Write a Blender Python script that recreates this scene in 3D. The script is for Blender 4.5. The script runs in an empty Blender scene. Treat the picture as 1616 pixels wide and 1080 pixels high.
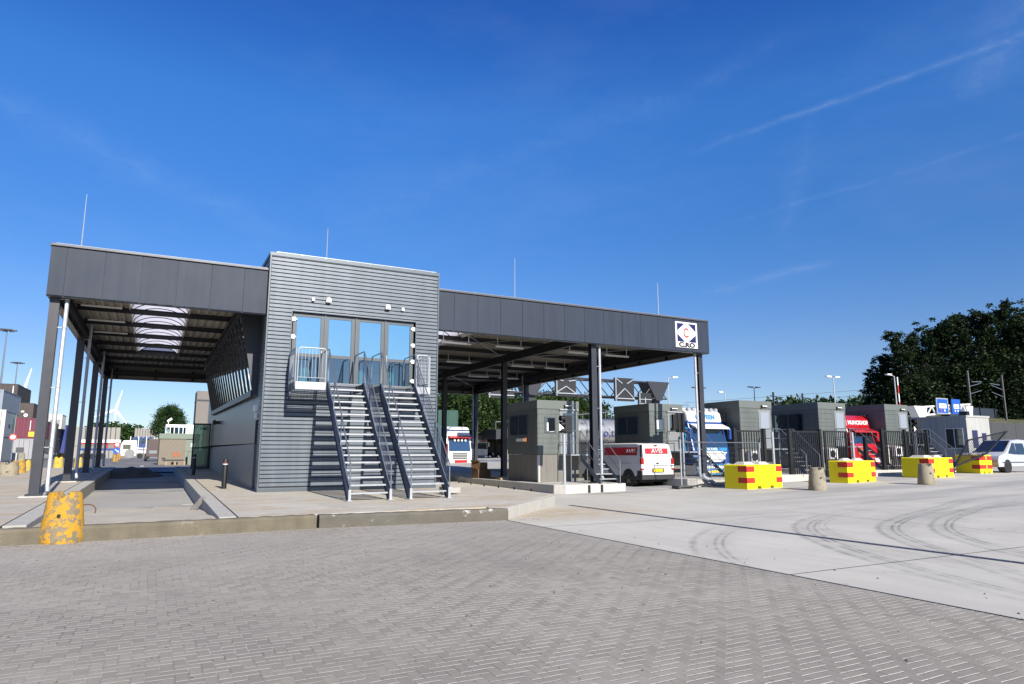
import bpy, bmesh, math, random
from mathutils import Vector, Matrix
random.seed(7)
R = math.radians
PI = math.pi
scene = bpy.context.scene
col = scene.collection

# ------------------------------------------------------------------ camera
ZC, F, YAW, PITCH = 1.66, 1065.0, 0.4841, 0.1613
fw = Vector((math.sin(YAW)*math.cos(PITCH), math.cos(YAW)*math.cos(PITCH), math.sin(PITCH)))
rt = Vector((math.cos(YAW), -math.sin(YAW), 0))
up = rt.cross(fw)
CAM = Vector((0, 0, ZC))
cd = bpy.data.cameras.new('camera')
cd.sensor_width = 36.0
cd.lens = 36.0*F/1616
cd.clip_start = 0.1
cd.clip_end = 6000
co = bpy.data.objects.new('camera', cd)
col.objects.link(co)
co.matrix_world = Matrix((rt, up, -fw)).transposed().to_4x4()
co.location = CAM
scene.camera = co

def ray(px, py): return fw + rt*((px-808)/F) + up*((540-py)/F)
def G(px, py, z=0.0):
    d = ray(px, py); return CAM + d*((z-ZC)/d.z)
def PY(px, py, y):
    d = ray(px, py); return CAM + d*(y/d.y)
def PD(px, py, dep): return CAM + ray(px, py)*dep
def clamp(v, a, b): return max(a, min(b, v))
def gh(x, y): return .02*clamp(x-16, 0, 25) + .012*clamp(y-24, 0, 36)
def GG(px, py, dz=0.0):           # point of the sloping yard seen at a pixel of the survey photograph
    z = dz
    for _ in range(25):
        p = G(px, py, min(z, 1.5)); z = .5*z + .5*(gh(p.x, p.y)+dz)
    return p
def gz(y): return .28 + .10*clamp((y-15.7)/8, 0, 1) + .012*clamp(y-24, 0, 26)

# ------------------------------------------------------------------ materials
MATS = {}
K = .70          # all opaque base colours are scaled together against the exposure
KEEP = {'white_paint', 'white_plastic', 'yellow_plastic', 'plate_yellow', 'office_white', 'turbine_white', 'head_lamp', 'skylight_sheet', 'silver_paint', 'letter_blue'}
STREAK = {'fascia_grey', 'silver_grey_cladding', 'grey_green_cladding', 'cabin_grey', 'rough_plinth_concrete', 'painted_steel', 'white_concrete', 'weathered_kerb'}
def newmat(name):
    m = bpy.data.materials.new(name); m.use_nodes = True
    nt = m.node_tree
    return m, nt, nt.nodes, nt.links, nt.nodes['Principled BSDF']
def mat(name, rgb, rough=.6, metal=0.0, var=.12, scale=3.0, bump=0.0, spec=.5, coat=0.0, dirt=None, dscale=1.2, dth=.55):
    if name in MATS: return MATS[name]
    if name not in KEEP:
        rgb = tuple(c*K for c in rgb); dirt = tuple(c*K for c in dirt) if dirt else None
    m, nt, N, L, b = newmat(name)
    b.inputs['Roughness'].default_value = rough
    b.inputs['Metallic'].default_value = metal
    b.inputs['Specular IOR Level'].default_value = spec
    b.inputs['Coat Weight'].default_value = coat
    tc = N.new('ShaderNodeNewGeometry')
    no = N.new('ShaderNodeTexNoise'); no.inputs['Scale'].default_value = scale; no.inputs['Detail'].default_value = 6
    L.new(tc.outputs['Position'], no.inputs['Vector'])
    mx = N.new('ShaderNodeMix'); mx.data_type = 'RGBA'
    mx.inputs['A'].default_value = (*[c*(1-var) for c in rgb], 1)
    mx.inputs['B'].default_value = (*[min(1, c*(1+var)) for c in rgb], 1)
    L.new(no.outputs['Fac'], mx.inputs['Factor'])
    out = mx.outputs['Result']
    if dirt:
        n2 = N.new('ShaderNodeTexNoise'); n2.inputs['Scale'].default_value = dscale; n2.inputs['Detail'].default_value = 8
        n2.inputs['Roughness'].default_value = .65
        L.new(tc.outputs['Position'], n2.inputs['Vector'])
        rp = N.new('ShaderNodeMapRange'); rp.inputs['From Min'].default_value = dth; rp.inputs['From Max'].default_value = dth+.09
        L.new(n2.outputs['Fac'], rp.inputs['Value'])
        m2 = N.new('ShaderNodeMix'); m2.data_type = 'RGBA'
        L.new(rp.outputs['Result'], m2.inputs['Factor']); L.new(out, m2.inputs['A'])
        m2.inputs['B'].default_value = (*dirt, 1)
        out = m2.outputs['Result']
    if name in STREAK:
        sc_ = N.new('ShaderNodeVectorMath'); sc_.operation = 'MULTIPLY'; L.new(tc.outputs['Position'], sc_.inputs[0]); sc_.inputs[1].default_value = (5, 5, .35)
        n3 = N.new('ShaderNodeTexNoise'); n3.inputs['Scale'].default_value = 1.0; n3.inputs['Detail'].default_value = 6; L.new(sc_.outputs[0], n3.inputs['Vector'])
        r3 = N.new('ShaderNodeMapRange'); r3.inputs['From Min'].default_value = .35; r3.inputs['From Max'].default_value = .7; r3.inputs['To Min'].default_value = 1.06; r3.inputs['To Max'].default_value = .84
        L.new(n3.outputs['Fac'], r3.inputs['Value'])
        m3 = N.new('ShaderNodeMix'); m3.data_type = 'RGBA'; m3.blend_type = 'MULTIPLY'; m3.inputs['Factor'].default_value = 1
        L.new(out, m3.inputs['A']); L.new(r3.outputs['Result'], m3.inputs['B']); out = m3.outputs['Result']
    L.new(out, b.inputs['Base Color'])
    rv = N.new('ShaderNodeMapRange'); rv.inputs['To Min'].default_value = max(0.02, rough-.08); rv.inputs['To Max'].default_value = min(1, rough+.08)
    L.new(no.outputs['Fac'], rv.inputs['Value']); L.new(rv.outputs['Result'], b.inputs['Roughness'])
    if bump:
        nb = N.new('ShaderNodeTexNoise'); nb.inputs['Scale'].default_value = scale*12; nb.inputs['Detail'].default_value = 4
        L.new(tc.outputs['Position'], nb.inputs['Vector'])
        bp = N.new('ShaderNodeBump'); bp.inputs['Strength'].default_value = bump; bp.inputs['Distance'].default_value = .02
        L.new(nb.outputs['Fac'], bp.inputs['Height']); L.new(bp.outputs['Normal'], b.inputs['Normal'])
    MATS[name] = m
    return m

class NB:                                    # tiny helper for math node graphs
    def __init__(s, nt): s.N = nt.nodes; s.L = nt.links
    def m(s, op, a, b=None, c=None, cl=False):
        n = s.N.new('ShaderNodeMath'); n.operation = op; n.use_clamp = cl
        for i, v in enumerate((a, b, c)):
            if v is None: continue
            if hasattr(v, 'links'): s.L.new(v, n.inputs[i])
            else: n.inputs[i].default_value = v
        return n.outputs[0]
    def mix(s, f, a, b, mode='MIX'):
        n = s.N.new('ShaderNodeMix'); n.data_type = 'RGBA'; n.blend_type = mode
        for k, v in (('Factor', f), ('A', a), ('B', b)):
            i = n.inputs[k]
            if hasattr(v, 'links'): s.L.new(v, i)
            elif isinstance(v, tuple): i.default_value = (*v, 1)
            else: i.default_value = v
        return n.outputs['Result']
    def noise(s, vec, scale, detail=5, rough=.6):
        n = s.N.new('ShaderNodeTexNoise'); n.inputs['Scale'].default_value = scale
        n.inputs['Detail'].default_value = detail; n.inputs['Roughness'].default_value = rough
        if vec is not None: s.L.new(vec, n.inputs['Vector'])
        return n.outputs['Fac']
    def ramp(s, v, a, b, c=0.0, d=1.0):
        n = s.N.new('ShaderNodeMapRange'); s.L.new(v, n.inputs['Value'])
        n.inputs['From Min'].default_value = a; n.inputs['From Max'].default_value = b
        n.inputs['To Min'].default_value = c; n.inputs['To Max'].default_value = d
        return n.outputs['Result']
    def scalev(s, vec, k):
        n = s.N.new('ShaderNodeVectorMath'); n.operation = 'MULTIPLY'; s.L.new(vec, n.inputs[0]); n.inputs[1].default_value = k
        return n.outputs[0]

def herringbone(name):
    m, nt, N, L, b = newmat(name); q = NB(nt)
    geo = N.new('ShaderNodeNewGeometry'); pos = geo.outputs['Position']
    # slight wobble of the laid bricks
    wn = N.new('ShaderNodeTexNoise'); wn.inputs['Scale'].default_value = .9; L.new(pos, wn.inputs['Vector'])
    va = N.new('ShaderNodeVectorMath'); va.operation = 'MULTIPLY_ADD'
    L.new(wn.outputs['Color'], va.inputs[0]); va.inputs[1].default_value = (.05, .05, 0); L.new(pos, va.inputs[2])
    sp = N.new('ShaderNodeSeparateXYZ'); L.new(va.outputs[0], sp.inputs[0])
    u = .097
    x = q.m('DIVIDE', sp.outputs['X'], u); y = q.m('DIVIDE', sp.outputs['Y'], u)
    i = q.m('FLOOR', x); j = q.m('FLOOR', y)
    fx = q.m('SUBTRACT', x, i); fy = q.m('SUBTRACT', y, j)
    d = q.m('SUBTRACT', i, j)
    mm = q.m('SUBTRACT', d, q.m('MULTIPLY', q.m('FLOOR', q.m('DIVIDE', q.m('ADD', d, .001), 4)), 4))
    def eq(k): return q.m('COMPARE', mm, float(k), .3)
    m0, m1, m2, m3 = eq(0), eq(1), eq(2), eq(3)
    rx = q.m('SUBTRACT', 1.0, fx); ry = q.m('SUBTRACT', 1.0, fy)
    big = 9.0
    dl = q.m('ADD', fx, q.m('MULTIPLY', m1, big)); dr = q.m('ADD', rx, q.m('MULTIPLY', m0, big))
    db = q.m('ADD', fy, q.m('MULTIPLY', m2, big)); dt = q.m('ADD', ry, q.m('MULTIPLY', m3, big))
    dh = q.m('MINIMUM', db, dt); dv = q.m('MINIMUM', dl, dr)
    edge = q.m('MINIMUM', dh, dv)
    bi = q.m('SUBTRACT', i, m1); bj = q.m('SUBTRACT', j, m2)
    cb = N.new('ShaderNodeCombineXYZ'); L.new(bi, cb.inputs[0]); L.new(bj, cb.inputs[1])
    wh = N.new('ShaderNodeTexWhiteNoise'); L.new(cb.outputs[0], wh.inputs['Vector'])
    rnd = wh.outputs['Value']
    joint = q.ramp(edge, .03, .075, 1.0, 0.0)
    sandy = q.ramp(q.noise(pos, .45, 4), .36, .62, .25, 1.0)
    base = q.mix(rnd, (.285, .258, .218), (.42, .382, .325))
    base = q.mix(q.ramp(q.noise(pos, .22, 5), .35, .7), base, (.255, .235, .205))
    base = q.mix(q.ramp(q.noise(pos, 34, 3), .3, .7, 0, .35), base, (.20, .187, .175))
    # brick-edge glint painted on sandy joints along X, those along Y stay darker
    jv = q.mix(q.ramp(q.noise(pos, 3.0, 4, .7), .45, .58), (.13, .12, .11), (.42, .41, .38))
    jc = q.mix(q.ramp(q.m('SUBTRACT', dv, dh), -.03, .03), jv, (.80, .78, .74))
    jc = q.mix(sandy, (.34, .33, .31), jc)
    c = q.mix(q.m('MULTIPLY', joint, .85), base, jc)
    # large drifts of light sand towards the kerb, some stains and tyre dust
    s2 = N.new('ShaderNodeSeparateXYZ'); L.new(pos, s2.inputs[0])
    drift = q.m('MULTIPLY', q.ramp(s2.outputs['Y'], 9.0, 16.5), q.ramp(q.noise(pos, .5, 6), .30, .60))
    c = q.mix(q.m('MULTIPLY', drift, .45), c, (.46, .44, .42))
    st = q.ramp(q.noise(q.scalev(pos, (.6, 2.2, 1)), 1.1, 7, .7), .66, .75)
    c = q.mix(q.m('MULTIPLY', st, .6), c, (.30, .20, .12))
    sk = q.ramp(q.noise(q.scalev(pos, (.35, .12, 1)), 1.3, 7, .7), .52, .68, 0, .28)
    c = q.mix(sk, c, (.13, .125, .12))
    c = q.mix(q.ramp(q.noise(q.scalev(pos, (.5, .8, 1)), .9, 6, .65), .50, .66, 0, .30), c, (.45, .42, .385))
    c = q.mix(1.0, c, (K*1.07, K*1.05, K*1.0), 'MULTIPLY'); L.new(c, b.inputs['Base Color']); b.inputs['Roughness'].default_value = .85
    bp = N.new('ShaderNodeBump'); bp.inputs['Strength'].default_value = .55; bp.inputs['Distance'].default_value = .008
    hh = q.m('ADD', q.ramp(edge, .02, .12), q.m('MULTIPLY', rnd, .5))
    hh = q.m('ADD', hh, q.m('MULTIPLY', q.noise(pos, 90, 3), .35))
    L.new(hh, bp.inputs['Height']); L.new(bp.outputs['Normal'], b.inputs['Normal'])
    return m

def circ3(a, b, c):
    ax, ay, bx, by, cx, cy = *a, *b, *c
    d = 2*(ax*(by-cy)+bx*(cy-ay)+cx*(ay-by))
    ux = ((ax*ax+ay*ay)*(by-cy)+(bx*bx+by*by)*(cy-ay)+(cx*cx+cy*cy)*(ay-by))/d
    uy = ((ax*ax+ay*ay)*(cx-bx)+(bx*bx+by*by)*(ax-cx)+(cx*cx+cy*cy)*(bx-ax))/d
    return ux, uy, math.hypot(ax-ux, ay-uy)

def concrete_slab(name):
    m, nt, N, L, b = newmat(name); q = NB(nt)
    geo = N.new('ShaderNodeNewGeometry'); pos = geo.outputs['Position']
    sp = N.new('ShaderNodeSeparateXYZ'); L.new(pos, sp.inputs[0]); X, Y = sp.outputs['X'], sp.outputs['Y']
    c = q.mix(q.ramp(q.noise(pos, .35, 6), .3, .7), (.52, .50, .455), (.64, .62, .565))
    c = q.mix(q.ramp(q.noise(q.scalev(pos, (2.5, .25, 1)), 1.2, 6), .45, .75, 0, .4), c, (.43, .42, .405))
    c = q.mix(q.ramp(q.noise(pos, 60, 2), .35, .7, 0, .18), c, (.40, .395, .38))
    st = q.ramp(q.noise(q.scalev(pos, (.5, .9, 1)), 1.0, 8, .7), .60, .72, 0, .6)
    c = q.mix(st, c, (.52, .45, .34))
    # worn traffic lane further out
    ln = q.m('MULTIPLY', q.ramp(X, 12.5, 22), q.ramp(q.noise(q.scalev(pos, (.10, .8, 1)), 1.0, 5), .40, .62, 0, .55))
    c = q.mix(ln, c, (.27, .265, .265))
    # sand spilled near the end of the pavement
    sx_, sy_ = q.m('SUBTRACT', X, 10.0), q.m('SUBTRACT', Y, 16.3)
    sd_ = q.m('SQRT', q.m('ADD', q.m('MULTIPLY', sx_, q.m('MULTIPLY', sx_, .35)), q.m('MULTIPLY', sy_, sy_)))
    sm = q.m('MULTIPLY', q.ramp(sd_, .5, 2.4, 1, 0), q.ramp(q.noise(q.scalev(pos, (.8, 1.6, 1)), 1.6, 8, .7), .38, .52))
    c = q.mix(sm, c, (.50, .41, .28))
    # rubber marks: arcs where lorries turn
    arcs = [((9.75, 5.87), (12.75, 10.1), (20.7, 13.06), .8, (12.4, 9.3), 7.0), ((11.06, 6.64), (12.35, 9.07), (16.9, 12.3), .45, (12.6, 9.6), 6.0),
            ((12.09, 7.03), (14.62, 9.3), (24.16, 12.7), .85, (15.5, 9.8), 7.5), ((8.1, 7.99), (9.4, 9.53), (13.95, 11.83), .65, (9.4, 9.4), 3.4),
            ((13.0, 6.2), (16.5, 9.4), (25.0, 11.4), .85, (17, 9), 7.0), ((9.0, 12.2), (12, 13.3), (17, 13.6), .3, (13, 13.4), 4.5),
            ((16.0, 9.9), (19.0, 10.8), (27, 10.2), .4, (21, 11), 7), ((10.8, 10.6), (13.5, 12.1), (19.0, 12.6), .35, (14, 12), 5)]
    tot = None
    brk = q.ramp(q.noise(pos, 2.4, 6, .7), .30, .60)
    for k, (a, bb, cc, s, mid, rr) in enumerate(arcs):
        ux, uy, rad = circ3(a, bb, cc)
        dx = q.m('SUBTRACT', X, ux); dy = q.m('SUBTRACT', Y, uy)
        dist = q.m('SQRT', q.m('ADD', q.m('MULTIPLY', dx, dx), q.m('MULTIPLY', dy, dy)))
        e = q.m('SUBTRACT', dist, rad)
        wob = q.m('MULTIPLY', q.m('SUBTRACT', q.noise(pos, .11, 0), .5), .8+.5*(k % 3))
        e = q.m('ADD', e, wob)
        w1 = q.m('ABSOLUTE', e); w2 = q.m('ABSOLUTE', q.m('SUBTRACT', e, .13)); w3 = q.m('ABSOLUTE', q.m('SUBTRACT', e, .40+.1*(k % 2)))
        band = q.m('MAXIMUM', q.ramp(q.m('MINIMUM', w1, w2), .015, .055, 1, 0), q.ramp(w3, .02, .11, .8, 0))
        band = q.m('MAXIMUM', band, q.ramp(w2, .05, .45, .35, 0))
        tread = q.m('MULTIPLY_ADD', q.noise(q.scalev(pos, (.7, .7, 1)), 1.7, 4), .9, .35)
        ex = q.m('SUBTRACT', X, mid[0]); ey = q.m('SUBTRACT', Y, mid[1])
        md = q.m('SQRT', q.m('ADD', q.m('MULTIPLY', ex, ex), q.m('MULTIPLY', ey, ey)))
        fade = q.ramp(md, rr*.25, rr*1.55, 1, 0)
        v = q.m('MULTIPLY', q.m('MULTIPLY', band, fade), q.m('MULTIPLY', tread, s))
        tot = v if tot is None else q.m('MAXIMUM', tot, v)
    c = q.mix(q.m('MULTIPLY', tot, q.m('MULTIPLY', brk, .95)), c, (.06, .059, .058))
    c = q.mix(q.m('MULTIPLY', q.ramp(q.noise(pos, 3.1, 3, .5), .70, .73), .5), c, (.26, .24, .21))
    c = q.mix(q.ramp(q.noise(q.scalev(pos, (.9, .16, 1)), .8, 7, .7), .56, .70, 0, .5), c, (.40, .385, .35))
    c = q.mix(1.0, c, (K*1.01, K, K*.955), 'MULTIPLY'); L.new(c, b.inputs['Base Color']); b.inputs['Roughness'].default_value = .8
    bp = N.new('ShaderNodeBump'); bp.inputs['Strength'].default_value = .25; bp.inputs['Distance'].default_value = .01
    L.new(q.noise(q.scalev(pos, (3, .6, 1)), 22, 4), bp.inputs['Height']); L.new(bp.outputs['Normal'], b.inputs['Normal'])
    return m

def tile_paving(name, bw=.30, bh=.15, c1=(.50, .49, .475), c2=(.60, .59, .57)):
    m, nt, N, L, b = newmat(name); q = NB(nt)
    geo = N.new('ShaderNodeNewGeometry'); pos = geo.outputs['Position']
    br = N.new('ShaderNodeTexBrick'); L.new(pos, br.inputs['Vector']); br.inputs['Scale'].default_value = 1
    br.inputs['Brick Width'].default_value = bw; br.inputs['Row Height'].default_value = bh
    br.inputs['Mortar Size'].default_value = .007; br.inputs['Mortar Smooth'].default_value = .3
    br.inputs['Color1'].default_value = (*c1, 1); br.inputs['Color2'].default_value = (*c2, 1); br.inputs['Mortar'].default_value = (.30, .28, .25, 1)
    c = br.outputs['Color']
    c = q.mix(q.ramp(q.noise(pos, .8, 7, .65), .42, .68, 0, .55), c, (.62, .60, .55))
    c = q.mix(q.ramp(q.noise(q.scalev(pos, (.45, 1.9, 1)), .9, 8, .72), .48, .60, 0, .85), c, (.46, .36, .235))
    c = q.mix(q.ramp(q.noise(pos, 2.2, 5, .7), .60, .68, 0, .6), c, (.33, .29, .23))
    c = q.mix(q.ramp(q.noise(pos, 40, 2), .3, .7, 0, .25), c, (.40, .38, .35))
    c = q.mix(1.0, c, (K*1.02, K, K*.95), 'MULTIPLY'); L.new(c, b.inputs['Base Color']); b.inputs['Roughness'].default_value = .85
    bp = N.new('ShaderNodeBump'); bp.inputs['Strength'].default_value = .4; bp.inputs['Distance'].default_value = .006
    L.new(q.m('ADD', q.m('MULTIPLY', br.outputs['Fac'], -1.0), q.noise(pos, 30, 3)), bp.inputs['Height']); L.new(bp.outputs['Normal'], b.inputs['Normal'])
    return m

def cone_paint(name, base, paint, amount, scale=5):
    m, nt, N, L, b = newmat(name); q = NB(nt)
    tc = N.new('ShaderNodeTexCoord'); pos = tc.outputs['Object']
    oi = N.new('ShaderNodeObjectInfo')
    va = N.new('ShaderNodeVectorMath'); L.new(pos, va.inputs[0])
    cx = N.new('ShaderNodeCombineXYZ'); L.new(q.m('MULTIPLY', oi.outputs['Random'], 37.0), cx.inputs[0]); L.new(cx.outputs[0], va.inputs[1])
    v = va.outputs[0]
    c = q.mix(q.noise(v, 14, 6), tuple(k*.6 for k in base), tuple(min(1, k*1.35) for k in base))
    chips = q.ramp(q.noise(v, scale, 9, .68), amount, amount+.03)
    pc = q.mix(q.noise(v, 9, 4), tuple(k*.8 for k in paint), paint)
    c = q.mix(chips, pc, c)
    c = q.mix(q.ramp(q.noise(v, 30, 4), .62, .70, 0, .8), c, (.12, .11, .09))
    c = q.mix(1.0, c, (K*1.05, K, K*.9), 'MULTIPLY'); L.new(c, b.inputs['Base Color']); b.inputs['Roughness'].default_value = .85
    bp = N.new('ShaderNodeBump'); bp.inputs['Strength'].default_value = .6; bp.inputs['Distance'].default_value = .02
    L.new(q.noise(v, 26, 6), bp.inputs['Height']); L.new(bp.outputs['Normal'], b.inputs['Normal'])
    return m

def leafmat(name, dark, light):
    m, nt, N, L, b = newmat(name); q = NB(nt)
    geo = N.new('ShaderNodeNewGeometry')
    rnd = geo.outputs['Random Per Island']
    c = q.mix(rnd, dark, light)
    c = q.mix(q.ramp(q.noise(geo.outputs['Position'], .45, 3), .4, .65), c, tuple(k*.55 for k in dark))
    c = q.mix(1.0, c, (.85, .85, .85), 'MULTIPLY'); L.new(c, b.inputs['Base Color']); b.inputs['Roughness'].default_value = .55
    b.inputs['Specular IOR Level'].default_value = .25
    tr = N.new('ShaderNodeBsdfTranslucent'); L.new(c, tr.inputs['Color'])
    ms = N.new('ShaderNodeMixShader'); ms.inputs[0].default_value = .38
    L.new(b.outputs[0], ms.inputs[1]); L.new(tr.outputs[0], ms.inputs[2])
    L.new(ms.outputs[0], N['Material Output'].inputs['Surface'])
    return m

def glassmat(name, tint, dark, fac, rough=.02):
    m, nt, N, L, b = newmat(name)
    b.inputs['Base Color'].default_value = (*dark, 1); b.inputs['Roughness'].default_value = .12
    q = NB(nt); ge = N.new('ShaderNodeNewGeometry'); bp = N.new('ShaderNodeBump'); bp.inputs['Strength'].default_value = .12; bp.inputs['Distance'].default_value = .02
    L.new(q.noise(ge.outputs['Position'], 1.6, 2), bp.inputs['Height'])
    g = N.new('ShaderNodeBsdfGlossy'); L.new(bp.outputs['Normal'], g.inputs['Normal']); g.inputs['Color'].default_value = (*tint, 1); g.inputs['Roughness'].default_value = rough
    ms = N.new('ShaderNodeMixShader'); ms.inputs[0].default_value = fac
    L.new(b.outputs[0], ms.inputs[1]); L.new(g.outputs[0], ms.inputs[2])
    L.new(ms.outputs[0], N['Material Output'].inputs['Surface'])
    return m
def clearglass(name, tint, trans, tcol=(.55, .75, .8)):
    m, nt, N, L, b = newmat(name)
    g = N.new('ShaderNodeBsdfGlossy'); g.inputs['Color'].default_value = (*tint, 1); g.inputs['Roughness'].default_value = .015
    t = N.new('ShaderNodeBsdfTransparent'); t.inputs['Color'].default_value = (*tcol, 1)
    ms = N.new('ShaderNodeMixShader'); ms.inputs[0].default_value = trans
    L.new(g.outputs[0], ms.inputs[1]); L.new(t.outputs[0], ms.inputs[2])
    L.new(ms.outputs[0], N['Material Output'].inputs['Surface'])
    return m
def translucent(name, rgb):
    m, nt, N, L, b = newmat(name)
    b.inputs['Base Color'].default_value = (*rgb, 1); b.inputs['Roughness'].default_value = .4
    t = N.new('ShaderNodeBsdfTranslucent'); t.inputs['Color'].default_value = (*rgb, 1)
    ms = N.new('ShaderNodeMixShader'); ms.inputs[0].default_value = .6
    L.new(b.outputs[0], ms.inputs[1]); L.new(t.outputs[0], ms.inputs[2])
    L.new(ms.outputs[0], N['Material Output'].inputs['Surface'])
    return m
def striped(name, c1, c2, axis, period, duty=.5, rough=.6, metal=0.0):      # corrugated / ribbed sheet pattern as two-tone colour stripes (object space)
    m, nt, N, L, b = newmat(name); q = NB(nt)
    tc = N.new('ShaderNodeTexCoord'); sp = N.new('ShaderNodeSeparateXYZ'); L.new(tc.outputs['Object'], sp.inputs[0])
    v = q.m('FRACT', q.m('DIVIDE', sp.outputs[axis], period))
    k = q.ramp(v, duty-.04, duty+.04)
    n = q.noise(tc.outputs['Object'], 1.5, 6)
    c = q.mix(k, c1, c2); c = q.mix(q.ramp(n, .35, .75, 0, .25), c, tuple(x*.6 for x in c1))
    c = q.mix(1.0, c, (K, K, K), 'MULTIPLY'); L.new(c, b.inputs['Base Color']); b.inputs['Roughness'].default_value = rough; b.inputs['Metallic'].default_value = metal
    return m

# ------------------------------------------------------------------ mesh building
class MB:
    def __init__(s): s.v = []; s.f = []; s.mi = []; s.cur = 0
    def add(s, vs, fs):
        o = len(s.v); s.v += [tuple(v) for v in vs]; s.f += [tuple(i+o for i in f) for f in fs]; s.mi += [s.cur]*len(fs)
        return s
    def m(s, k): s.cur = k; return s
    def box(s, x0, x1, y0, y1, z0, z1):
        v = [(x, y, z) for z in (z0, z1) for y in (y0, y1) for x in (x0, x1)]
        return s.add(v, [(0, 2, 3, 1), (4, 5, 7, 6), (0, 1, 5, 4), (2, 6, 7, 3), (0, 4, 6, 2), (1, 3, 7, 5)])
    def bar(s, p, q, w, h=None, upv=(0, 0, 1)):
        p, q = Vector(p), Vector(q); h = h or w; d = (q-p).normalized(); u = Vector(upv)
        if abs(d.dot(u)) > .97: u = Vector((0, 1, 0))
        a = d.cross(u).normalized(); b = a.cross(d)
        v = [c+a*(i*w/2)+b*(j*h/2) for c in (p, q) for i, j in ((-1, -1), (1, -1), (1, 1), (-1, 1))]
        return s.add(v, [(3, 2, 1, 0), (4, 5, 6, 7), (0, 1, 5, 4), (1, 2, 6, 5), (2, 3, 7, 6), (3, 0, 4, 7)])
    def cyl(s, p, q, r, r2=None, n=12, cap=True):
        p, q = Vector(p), Vector(q); r2 = r if r2 is None else r2; d = (q-p).normalized()
        u = Vector((0, 0, 1)) if abs(d.z) < .9 else Vector((1, 0, 0))
        a = d.cross(u).normalized(); b = d.cross(a)
        v = []
        for c, rr in ((p, r), (q, r2)):
            for k in range(n):
                t = 2*PI*k/n; v.append(c+a*math.cos(t)*rr+b*math.sin(t)*rr)
        f = [(k, (k+1) % n, (k+1) % n+n, k+n) for k in range(n)]
        if cap: f += [tuple(range(n))[::-1], tuple(range(n, 2*n))]
        return s.add(v, f)
    def tube(s, pts, r, n=8):
        pts = [Vector(p) for p in pts]
        rings = []
        for i, p in enumerate(pts):
            d = ((pts[i]-pts[i-1]).normalized() if i else Vector((0, 0, 0))) + ((pts[i+1]-pts[i]).normalized() if i < len(pts)-1 else Vector((0, 0, 0)))
            d.normalize()
            u = Vector((0, 0, 1)) if abs(d.z) < .9 else Vector((1, .01, 0))
            if rings: u = rings[-1][1]
            a = (u - d*u.dot(d)).normalized(); b = d.cross(a)
            rings.append(([p+a*math.cos(2*PI*k/n)*r+b*math.sin(2*PI*k/n)*r for k in range(n)], a))
        v = [x for rg, _ in rings for x in rg]; f = []
        for i in range(len(pts)-1):
            for k in range(n):
                f.append((i*n+k, i*n+(k+1) % n, (i+1)*n+(k+1) % n, (i+1)*n+k))
        f += [tuple(range(n))[::-1], tuple(range((len(pts)-1)*n, len(pts)*n))]
        return s.add(v, f)
    def lathe(s, prof, c=(0, 0, 0), n=20):
        v = [(c[0]+r*math.cos(2*PI*k/n), c[1]+r*math.sin(2*PI*k/n), c[2]+z) for r, z in prof for k in range(n)]
        f = [(i*n+k, i*n+(k+1) % n, (i+1)*n+(k+1) % n, (i+1)*n+k) for i in range(len(prof)-1) for k in range(n)]
        f += [tuple(range(n))[::-1], tuple(range((len(prof)-1)*n, len(prof)*n))]
        return s.add(v, f)
    def prism(s, pts, axis, a, b):          # closed polygon extruded along axis 0/1/2 from a to b
        def mk(p, t):
            l = list(p); l.insert(axis, t); return tuple(l)
        n = len(pts)
        v = [mk(p, a) for p in pts]+[mk(p, b) for p in pts]
        f = [(k, (k+1) % n, (k+1) % n+n, k+n) for k in range(n)]+[tuple(range(n))[::-1], tuple(range(n, 2*n))]
        return s.add(v, f)
    def sheet(s, pts):
        return s.add(pts, [tuple(range(len(pts)))])
    def grid(s, xs, ys, fz):
        v = [(x, y, fz(x, y)) for y in ys for x in xs]; nx = len(xs)
        f = [(j*nx+i, j*nx+i+1, (j+1)*nx+i+1, (j+1)*nx+i) for j in range(len(ys)-1) for i in range(nx-1)]
        return s.add(v, f)
    def build(s, name, mats, parent=None, bevel=0, smooth=False, world=False):
        if not isinstance(mats, (list, tuple)): mats = [mats]
        me = bpy.data.meshes.new(name)
        vs = s.v
        if world and parent is not None:
            off = Vector((0, 0, 0)); pp = parent
            while pp: off += pp.location; pp = pp.parent
            vs = [(v[0]-off.x, v[1]-off.y, v[2]-off.z) for v in vs]
        me.from_pydata(vs, [], s.f); 
        for mm in mats: me.materials.append(mm)
        me.polygons.foreach_set('material_index', s.mi)
        bm = bmesh.new(); bm.from_mesh(me); bmesh.ops.recalc_face_normals(bm, faces=bm.faces); bm.to_mesh(me); bm.free()
        if smooth:
            me.polygons.foreach_set('use_smooth', [True]*len(me.polygons)); me.set_sharp_from_angle(angle=R(35))
        me.update()
        o = bpy.data.objects.new(name, me); col.objects.link(o)
        if parent: o.parent = parent
        if bevel:
            md = o.modifiers.new('bevel', 'BEVEL'); md.width = bevel; md.segments = 2; md.limit_method = 'ANGLE'
        return o

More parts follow.
